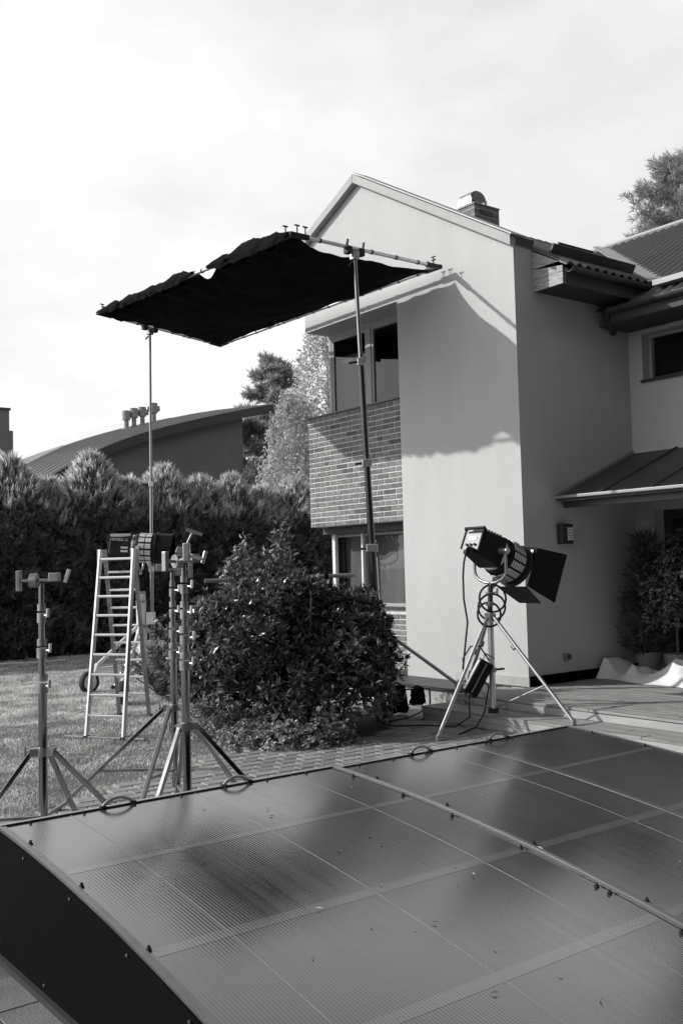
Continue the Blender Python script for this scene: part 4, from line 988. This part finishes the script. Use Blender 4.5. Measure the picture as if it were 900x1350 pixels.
def thuja_mesh(h, r, nf, seed, pointed=.55):
    rng = np.random.default_rng(seed)
    z = h * (1 - rng.random(nf)**.8*.99); t_ = z/h
    prof = np.where(t_ < pointed, 1.0, np.clip((1-t_)/(1-pointed), 0, 1)**.85) * np.where(t_ < .06, .75, 1)
    a = rng.uniform(0, 2*np.pi, nf)
    base = np.c_[np.cos(a), np.sin(a), z*.9]
    lump = nz_arr(base*1.0, 2.2, seed) * .34 + nz_arr(base, 5.5, seed)*.24
    depth = 1 - .35*rng.random(nf)**2.2
    rad = r*prof*(1+lump)*depth + .02
    p = np.c_[rad*np.cos(a), rad*np.sin(a), z]
    out_ = np.c_[np.cos(a), np.sin(a), np.full(nf, .55)] + rng.normal(0, .45, (nf, 3)); out_[:, 2] += .4*(t_ > .8); out_ = unit(out_)
    nrm = unit(rng.normal(size=(nf, 3)))
    ln = rng.uniform(.10, .24, nf); vs = []
    side = unit(np.cross(out_, nrm))
    for k in range(5):
        f = (k-2)/2.0; d = unit(out_ + side*f*.75); st = p + out_*(ln*.25*(1-abs(f)))[:, None]
        vs.append(leaf_verts(st, d, nrm, ln*(1-.45*abs(f)), ln*.16, .05))
    # leader shoots at the tip
    m_ = 30; zt = h*(.93+.1*rng.random(m_)); pt = np.c_[rng.normal(0, .05, m_), rng.normal(0, .05, m_), zt-.1]; dt = unit(rng.normal(0, .3, (m_, 3)) + np.array([0, 0, 1.0]))
    vs.append(leaf_verts(pt, dt, unit(rng.normal(size=(m_, 3))), np.full(m_, .28), np.full(m_, .035)))
    return quads(np.concatenate(vs))
def sun_tips_mesh(h, r, n, seed, pointed):
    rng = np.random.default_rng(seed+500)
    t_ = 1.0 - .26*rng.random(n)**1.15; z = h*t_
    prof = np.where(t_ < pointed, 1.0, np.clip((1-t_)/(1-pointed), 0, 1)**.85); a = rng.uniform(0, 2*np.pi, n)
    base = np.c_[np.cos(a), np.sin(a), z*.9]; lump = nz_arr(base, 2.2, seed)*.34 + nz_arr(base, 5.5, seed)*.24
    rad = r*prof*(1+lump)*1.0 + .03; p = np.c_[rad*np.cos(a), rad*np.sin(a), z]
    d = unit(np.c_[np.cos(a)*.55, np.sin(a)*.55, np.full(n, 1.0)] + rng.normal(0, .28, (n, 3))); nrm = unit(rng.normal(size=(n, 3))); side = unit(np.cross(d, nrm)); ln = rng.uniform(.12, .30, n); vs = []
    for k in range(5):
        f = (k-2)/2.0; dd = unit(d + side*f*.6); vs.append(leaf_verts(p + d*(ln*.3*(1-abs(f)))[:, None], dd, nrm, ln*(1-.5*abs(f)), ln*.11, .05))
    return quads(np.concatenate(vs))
TH = []; SUNTIPS = []
for k, (h, r) in enumerate(((4.5, 1.12), (4.35, 1.05), (4.65, 1.15), (4.2, 1.02))):
    v, f = thuja_mesh(h, r, 17000, 11+k, .70); TH.append(np_mesh('thuja_foliage', v, f, M_THUJA)); v, f = sun_tips_mesh(h, r, 1500, 11+k, .70); SUNTIPS.append(np_mesh('painted_sun_tips', v, f, M_SUNTIP))
trunk_me = {}
def trunk_mesh(h, r, key):
    if key not in trunk_me:
        q = MB().tube([(0,0,0), (.02,.01,h*.5), (0,0,h)], [r, r*.7, r*.15], 8); o = q.build('trunk', M_BARK, loc=(0,0,0), smooth=True); trunk_me[key] = o.data; bpy.data.objects.remove(o)
    return trunk_me[key]
x = 3.6; k = 0
hs = [.94, .97, .95, .93, .98, .93, .96, .94, .97, .93, .95, .93, .94, .92, .93, .92, .93]
while x < 19.5:
    lab = 'dark conifer of the dense hedge row behind the lawn, tip painted sunlit'
    t = thing('thuja_tree', lab, 'hedge tree', (x, 22.9 + random.uniform(-.12, .12), 0), 'thuja trees forming the hedge behind the lawn')
    t.rotation_euler = (0, 0, random.uniform(0, 6.28)); s_ = hs[k % len(hs)]; t.scale = (s_, s_, s_*random.uniform(.95, 1.06))
    cw = mesh_obj('crown', TH[k % 4], t); mesh_obj('painted_sun_tips', SUNTIPS[k % 4], cw); mesh_obj('trunk', trunk_mesh(4.0, .07, 'th'), t)
    x += random.uniform(.92, 1.12); k += 1

def whorl_shrub(centers, outs, nleaf, ln, wd, up=.35, spread=.9, rng=RNG, fold=.2, droop=.15):
    n = len(centers); vs = []
    for k in range(nleaf):
        rd = unit(rng.normal(size=(n, 3))); d = unit(outs*(1.05-spread*.6) + rd*spread*.75 + np.array([0, 0, up])*.35)
        nrm = unit(outs + np.array([0, 0, .8]) + rng.normal(0, .35, (n, 3)))
        L_ = ln*rng.uniform(.7, 1.15, n); vs.append(leaf_verts(centers, d, nrm, L_, L_*wd, fold, droop))
    return np.concatenate(vs)
def ellipsoid_pts(n, c, rad, lump, inner=.3, zmin=.05, rng=RNG, sc=1.6, off=0):
    d = unit(rng.normal(size=(n, 3))); d[:, 2] = np.abs(d[:, 2])*1.0 - .28*(rng.random(n) < .5)
    d = unit(d); l_ = 1 + lump*nz_arr(d, sc, off) + lump*.6*nz_arr(d, sc*2.7, off+3)
    k = (1 - inner*rng.random(n)**2)*l_
    p = np.array(c) + d*np.array(rad)*k[:, None]; keep = p[:, 2] > zmin
    return p[keep], unit(d[keep]/np.array(rad))
# big rhododendron
rc = Vector((6.6, 9.72, 0))
t = thing('rhododendron_bush', 'large dark glossy rhododendron bush in the middle of the garden', 'bush', rc)
vs = []
for (cx_, cy_, cz2, rx, ry, rz, n, off) in ((-.25, .15, .75, 1.0, .95, 1.05, 2200, 0), (.42, -.22, .80, .78, .78, .90, 1700, 9), (-.55, .55, .65, .8, .8, .95, 1100, 17), (.02, -.55, .45, .85, .8, .72, 1200, 27), (.05, .2, 1.0, .6, .6, .85, 800, 31)):
    p, d = ellipsoid_pts(n, (cx_, cy_, cz2), (rx, ry, rz), .38, .38, .06, off=off)
    vs.append(whorl_shrub(p, d, 9, .10, .30, .8))
for (cx_, cy_, cz2, rr_) in ((-.2, .1, .75, .8), (.4, -.2, .8, .65), (.3, .35, .9, .75), (-.4, .4, .7, .7)):
    p, d = ellipsoid_pts(900, (cx_, cy_, cz2), (rr_, rr_, rr_*1.1), .3, .95, .06, off=51); vs.append(whorl_shrub(p, d, 8, .11, .34, .5))
v, f = quads(np.concatenate(vs)); mesh_obj('foliage', np_mesh('foliage', v, f, M_RHODO), t)
for k in range(16):
    a = random.uniform(0, 6.28); r_ = random.uniform(.2, .85)
    MB().tube([rc + Vector((.15*math.cos(a), .15*math.sin(a), 0)), rc + Vector((r_*.5*math.cos(a+.2), r_*.5*math.sin(a+.2), .5)), rc + Vector((r_*math.cos(a), r_*math.sin(a), random.uniform(.9, 1.6)))], [.03, .022, .01], 7).build('stem', M_BARK, t, smooth=True)
# soil bed under it
struct(MB().grid(lambda u, v: (rc.x + 1.32*v*math.cos(2*math.pi*u) , rc.y + 1.25*v*math.sin(2*math.pi*u), .022 + .05*(1-v)), 30, 3).build('planting_bed', M_SOIL, loc=rc))
# taller laurel shoots behind
def shoots(name, label, base, tops, ln, wd, m_, n_each=60, stem_r=.012, spread=.16, group=None):
    base = Vector(base); t = thing(name, label, 'shrub', base, group); vs = []
    for tp in tops:
        tp = Vector(tp); mid = base.lerp(tp, .5) + Vector((random.uniform(-.08, .08), random.uniform(-.08, .08), .05))
        b0 = base + Vector((random.uniform(-.1, .1), random.uniform(-.1, .1), 0))
        MB().tube([b0, mid, tp], [stem_r, stem_r*.8, stem_r*.4], 6).build('stem', M_BARK, t, smooth=True)
        s_ = RNG.random(n_each)**.7
        pts = np.array([(b0.lerp(mid, q*2) if q < .5 else mid.lerp(tp, q*2-1)) - base for q in .28 + .74*np.clip(s_, 0, .97)]) 
        pts = pts + RNG.normal(0, spread, pts.shape)*np.array([1, 1, .5])*(1.1 - s_)[:, None]
        d = unit(RNG.normal(size=pts.shape)*.8 + np.array([0, 0, .45])); nrm = unit(RNG.normal(size=pts.shape)*.6 + np.array([-.4, .2, 1.0]))
        L_ = ln*RNG.uniform(.7, 1.2, len(pts)); vs.append(leaf_verts(pts, d, nrm, L_, L_*wd, .18, .2))
    v, f = quads(np.concatenate(vs)); mesh_obj('foliage', np_mesh('foliage', v, f, m_), t); return t
dS = 12.3
lb = G(345, 930); 
shoots('laurel_shrub', 'tall loose shrub with light leaves rising above the rhododendron', lb,
       [P(x_, y_, dS) for x_, y_ in ((374, 690), (378, 702), (362, 712), (350, 725), (321, 705), (318, 722), (304, 738), (312, 728), (335, 740), (292, 752), (355, 745), (372, 725), (325, 745), (300, 748), (340, 735), (382, 730), (366, 700), (310, 745))], .10, .36, M_LAUREL, 110, spread=.20)
# small leafless-ish shrub behind the stands
sb = G(216, 918)
t = shoots('low_shrub', 'low twiggy shrub on the lawn behind the combo stands', sb,
       [sb + Vector((random.uniform(-.75, .75), random.uniform(-.5, .5), random.uniform(.45, .95))) for _ in range(40)], .06, .28, M_LAUREL, 55, .009, .12)
MB().tube([sb, sb + Vector((.02, 0, .35))], [.05, .035], 8).build('trunk', M_BARK, t, smooth=True)
# ground cover at the foot of the bush
gp = []
for px_, py_, r_, n in ((290, 975, .30, 420), (330, 985, .34, 520), (375, 988, .32, 480), (415, 988, .25, 260), (270, 955, .22, 260), (305, 950, .30, 300), (445, 985, .22, 160), (350, 968, .3, 250)):
    g_ = G(px_, py_); c0 = g_ - rc
    p, d = ellipsoid_pts(n, (c0.x, c0.y, .04), (r_, r_, .24), .4, .5, .02); gp.append(whorl_shrub(p, d, 7, .045, .5, .5))
v, f = quads(np.concatenate(gp)); o = mesh_obj('ground_cover', np_mesh('ground_cover', v, f, M_COVER), None, rc); o['kind'] = 'stuff'
tag(o, 'pale small leaved ground cover spilling round the foot of the rhododendron', 'ground cover')
# plants by the entrance
def potted(label, base, h, r, ln, wd, m_, n, kind):
    t = thing('potted_plant', label, 'plant', base); base = Vector(base)
    q = MB().tube([base, base + Vector((0,0,.02)), base + Vector((0,0,.30)), base + Vector((0,0,.33))], [.12, .13, .18, .185], 20); q.build('pot', M_POT, t, smooth=True)
    MB().tube([base + Vector((0,0,.3)), base + Vector((.02,.02,h*.8))], [.02, .008], 8).build('stem', M_BARK, t, smooth=True)
    if kind == 'cone':
        v, f = thuja_mesh(h-.3, r, n, 77, .2); v = v + np.array([0, 0, .3])
    else:
        p, d = ellipsoid_pts(n, (0, 0, .2+(h-.3)*.45), (r, r, (h-.3)*.58), .5, .6, .2); v, f = quads(whorl_shrub(p, d, 7, ln, wd, .4))
    mesh_obj('foliage', np_mesh('foliage', v, f, m_), t)
pc = raypt(856, 870, x=11.55); potted('slim dark columnar conifer in a pot against the entrance wall', (11.55, pc.y, .30), 1.85, .2, .1, .3, M_THUJA, 1800, 'cone')
pc = raypt(893, 860, x=11.5); potted('bushy leafy shrub in a pot beside the entrance door', (11.5, pc.y, .30), 1.85, .42, .075, .42, M_RHODO, 900, 'bush')

# ---------------------------------------------------------------- trees beyond
def pine(label, base, h, cr, n_br, tufts, seed, z0=.3, needle=.2, nn=16, wd=.03, m_=None, group='pine trees beyond the houses', tap=.8):
    rng = np.random.default_rng(seed); base = Vector(base); t = thing('pine_tree', label, 'tree', base, group)
    MB().tube([base, base + Vector((.1, .1, h*.5)), base + Vector((0, 0, h))], [h*.02, h*.014, .02], 10).build('trunk', M_BARK, t, smooth=True)
    q = MB(); tp = []; td = []
    for k in range(n_br):
        s_ = z0 + (1-z0)*(k+rng.random())/n_br; a = rng.uniform(0, 6.28); R_ = cr*(1-s_)**tap*(.75+.5*rng.random()) + .15
        z = h*s_; tip = np.array([R_*math.cos(a), R_*math.sin(a), z + R_*rng.uniform(.0, .35)]); st = np.array([0, 0, z])
        if k % 2 == 0: q.tube([base + Vector(st), base + Vector((st+tip)/2), base + Vector(tip)], [.05*(1-s_)+.02, .03, .01], 5)
        for j in range(tufts):
            u = .35 + .65*rng.random()**.7; c = st + (tip-st)*u + rng.normal(0, .10*cr*.5, 3)*np.array([1, 1, .6]); tp.append(c); td.append(unit((tip-st)/ (np.linalg.norm(tip-st)+1e-6) + np.array([0, 0, .6]) + rng.normal(0, .3, 3)))
    q.build('limbs', M_BARK, t, smooth=True)
    tp = np.array(tp); td = np.array(td); vs = []
    for k in range(nn):
        d = unit(td*.8 + rng.normal(0, .6, td.shape)); vs.append(leaf_verts(tp + td*rng.uniform(-.1, .15, (len(tp), 1)), d, unit(rng.normal(size=td.shape)), rng.uniform(.6, 1.1, len(tp))*needle, np.full(len(tp), wd), .0))
    v, f = quads(np.concatenate(vs)); mesh_obj('crown', np_mesh('crown', v, f, m_ or M_PINE), t); return t
def tree_at(px, depth): p = P(px, 750, depth); return Vector((p.x, p.y, 0))
pine('pine tree rising behind the right end of the tiled roof', tree_at(922, 36), 16.6, 5.6, 76, 66, 3, .3, .34, 26, .026, tap=.7)
pine('small bushy pine behind the roof valley', tree_at(862, 42), 14.2, 4.0, 56, 60, 4, .35, .36, 22, .03, tap=.6)
pine('pine between the neighbouring house and the birches', tree_at(366, 50), 12.4, 3.4, 80, 46, 5, .05, .42, 16, .05, tap=.6)
pine('shorter pine beside the neighbouring gable', tree_at(345, 44), 8.6, 2.6, 60, 46, 6, .05, .4, 14, .05, tap=.6)
pine('tall pine added out of view behind the far end of the wing roof', (27.5, 11.0, 0), 21, 5.0, 60, 46, 13, .3, .4, 14, .06)  # this and the next pines: added out of view to darken the cover's reflections
pine('tall pine added out of view beyond the wing, right of the entrance', (23.5, 7.5, 0), 20, 5.0, 60, 46, 14, .3, .4, 14, .06)
pine('tall pine added out of view at the end of the terrace beyond the wing', (24.5, 1.5, 0), 20, 5.0, 60, 46, 15, .3, .4, 14, .06)
def birch(label, base, h, cr, seed, n=26000, z0=.12):
    rng = np.random.default_rng(seed); base = Vector(base); t = thing('birch_tree', label, 'tree', base, 'birch trees behind the house')
    MB().tube([base, base + Vector((.1, 0, h*.5)), base + Vector((0, 0, h*.95))], [.14, .09, .02], 10).build('trunk', M_BIRCHBARK, t, smooth=True)
    q = MB()
    for k in range(22):
        s_ = .3 + .6*k/22; a = rng.uniform(0, 6.28); r_ = cr*(1.05-s_)*.9; p0 = base + Vector((0, 0, h*s_*.92)); q.tube([p0, p0 + Vector((r_*.6*math.cos(a), r_*.6*math.sin(a), r_*.6)), p0 + Vector((r_*math.cos(a), r_*math.sin(a), r_*.35))], [.03, .02, .008], 5)
    q.build('limbs', M_BIRCHBARK, t, smooth=True)
    ns = 900; a = rng.uniform(0, 6.28, ns); s_ = rng.random(ns)**.8; zt = h*(1 - .72*s_); rr_ = cr*np.sqrt(s_+.02)*rng.random(ns)**.4
    ln = rng.uniform(.6, 2.6, ns)*np.minimum(1, .35+s_); k = n//ns; u = rng.random((ns, k))
    p = np.stack([rr_[:, None]*np.cos(a)[:, None] + rng.normal(0, .07, (ns, k)), rr_[:, None]*np.sin(a)[:, None] + rng.normal(0, .07, (ns, k)), zt[:, None] - u*ln[:, None]], -1).reshape(-1, 3)
    p = p[p[:, 2] > h*z0]
    d = unit(rng.normal(0, .6, p.shape) + np.array([0, 0, -.7])); L_ = rng.uniform(.07, .13, len(p))
    v, f = quads(leaf_verts(p, d, unit(rng.normal(size=p.shape)), L_, L_*.7, .1)); mesh_obj('crown', np_mesh('crown', v, f, M_BIRCH), t)
birch('tall pale birch behind the upper window of the bay', tree_at(437, 36), 11.2, 2.6, 8)
birch('drooping pale birch between the pine and the brick bay', tree_at(392, 33), 8.0, 1.9, 9, 22000)

# ================================================================== NEIGHBOURING HOUSE
nh = thing('neighbour_house', 'dark neighbouring house with a curved ribbed metal roof behind the hedge', 'house', (18, 34, 0))
YN = 34.0
rk = [on(px_, py_, 1, YN) for px_, py_ in ((362, 534), (330, 539), (290, 547), (250, 556), (220, 563), (185, 573), (150, 585), (120, 599), (90, 615), (40, 645))]
prof = [(p.x, p.z) for p in rk]
DN = 4.6; TN = .085
def zprof(x):
    for (xa, za), (xb, zb_) in zip(prof[:-1], prof[1:]):
        if xb <= x <= xa: return zb_ + (za-zb_)*(x-xb)/(xa-xb)
    return prof[-1][1]
x_hi, x_lo = prof[0][0], prof[-1][0]
wl = [(21.3, .0), (x_lo+.5, .0)] + [(x_lo+.5, zprof(x_lo+.5)-.3)] + [(p[0], p[1]-.28) for p in prof[::-1] if x_lo+.6 < p[0] < 21.2] + [(21.3, zprof(21.3)-.28)]
MB().prism(wl, 1, YN+.5, YN+DN).build('wall', M_NWALL, nh)
rfo = MB().grid(lambda u, v: (x_lo+(x_hi-x_lo)*u, YN+DN*v, zprof(x_lo+(x_hi-x_lo)*u)+.02+TN*DN*v), 40, 1, .1).build('roof', M_NROOF, nh)
MB().prism([(p[0], p[1]-.0) for p in prof] + [(p[0], p[1]-.32) for p in prof[::-1]], 1, YN-.05, YN-.005).build('verge_board', M_DKMETAL, nh)
for k in range(9):
    yy = YN + .25 + k*(DN-.3)/8
    q = MB(); q.tube([(x_lo+(x_hi-x_lo)*i/30, yy, zprof(x_lo+(x_hi-x_lo)*i/30)+.03+TN*(yy-YN)) for i in range(31)], .055, 5); q.build('roof_rib', M_FLASH, rfo)
q = MB(); q.tube([(x_lo+(x_hi-x_lo)*i/30, YN-.02, zprof(x_lo+(x_hi-x_lo)*i/30)+.05) for i in range(31)], .04, 5); q.build('verge_flashing', M_FLASH, rfo)
MB().box(16.3, 18.8, YN+.46, YN+.498, 3.6, 5.05).build('window', M_DKMETAL, nh)
for px_, py_, hgt in ((167, 566, 26), (177, 562, 27), (188, 559, 26), (203, 554, 28)):
    # where the line of sight meets the roof
    best = None
    for yy in np.linspace(YN+1, YN+DN-.5, 40):
        p = on(px_, py_, 1, yy)
        if x_lo < p.x < x_hi:
            e = abs(p.z - zprof(p.x) - TN*(p.y-YN))
            if best is None or e < best[0]: best = (e, p)
    p = best[1] if best else on(px_, py_, 1, YN+4); p = Vector((p.x, p.y, zprof(p.x)+TN*(p.y-YN))); s_ = hgt*(p.x*R[0,2]+p.y*R[1,2])/F
    vp = MB().tube([p, p + Vector((0,0,s_*.1)), p + Vector((0,0,s_*.15)), p + Vector((0,0,s_*.5)), p + Vector((0,0,s_*.52)), p + Vector((0,0,s_*.98)), p + Vector((0,0,s_))], [.2, .17, .10, .10, .17, .17, .12], 12).build('roof_vent', M_NVENT, nh, smooth=True)
    if px_ > 180: MB().tube([p + Vector((0,0,s_*.72)) - SCR*.25, p + Vector((0,0,s_*.72)) + SCR*.25], .12, 12).build('vent_arm', M_NVENT, vp)
# far part of the roof with sun glare painted as pale colour, and the dark stack at the left
MB().grid(lambda u, v: (x_lo-1.5+(9.5)*u, YN+DN+.1+3*v, zprof(max(x_lo, x_lo-1.5+9.5*u))+.1+TN*DN+.35*v), 12, 1, .05).build('painted_glare_roof', M_PALE, nh)
cb_ = P(-6, 600, 40)
t = thing('chimney_stack', 'dark square chimney stack at the far left behind the hedge', 'chimney', (cb_.x, cb_.y, 0))
MB().box(cb_.x-.45, cb_.x+.45, cb_.y-.4, cb_.y+.4, 0, P(0, 541, 40).z).build('stack', M_NWALL, t)
MB().box(cb_.x-.5, cb_.x+.5, cb_.y-.45, cb_.y+.45, P(0, 541, 40).z+.001, P(0, 538, 40).z).build('cap', M_DKMETAL, t)
MB().box(cb_.x+.451, cb_.x+.6, cb_.y-.4, cb_.y-.1, 0, P(0, 568, 40).z).build('flue', M_NWALL, t)

# ================================================================== unseen conifers added behind the camera to cut sky light on the garden
SHADE_CROWNS = []
for k in range(2):
    v, f = thuja_mesh(14.5, 3.0, 9000, 91+k, .45)
    rng = np.random.default_rng(k); n = 9000; SHADE_CROWNS.append(None)
    tp = np.c_[rng.uniform(-1, 1, n), rng.uniform(-1, 1, n), rng.random(n)]; tp[:, 2] = 1.5 + 14*tp[:, 2]
    rr_ = 2.6*np.clip((16.5-tp[:, 2])/9, 0, 1)**.7; tp[:, 0] *= rr_; tp[:, 1] *= rr_
    d = unit(rng.normal(size=(n, 3)) + np.array([0, 0, .3])); L_ = rng.uniform(.4, .8, n)
    v, f = quads(leaf_verts(tp, d, unit(rng.normal(size=(n, 3))), L_, L_*.45, .1)); SHADE_CROWNS[k] = np_mesh('crown', v, f, M_SHADETREE)
k = 0
for yy, x0_ in ((-4.2, -9), (-7.5, -7.5)):
    x = x0_
    while x < 26:
        t = thing('added_shade_tree', 'tall dark conifer added unseen behind the camera to shade the garden', 'tree', (x, yy + random.uniform(-.5, .5) - max(0, 4-abs(x))*.0, 0), 'unseen conifers added behind the camera for shade')
        t.rotation_euler = (0, 0, random.uniform(0, 6.28)); s_ = random.uniform(.82, 1.0); t.scale = (s_, s_, s_)
        mesh_obj('crown', SHADE_CROWNS[k % 2], t); mesh_obj('trunk', trunk_mesh(13.0, .2, 'wd'), t); k += 1
        x += random.uniform(2.6, 3.3)
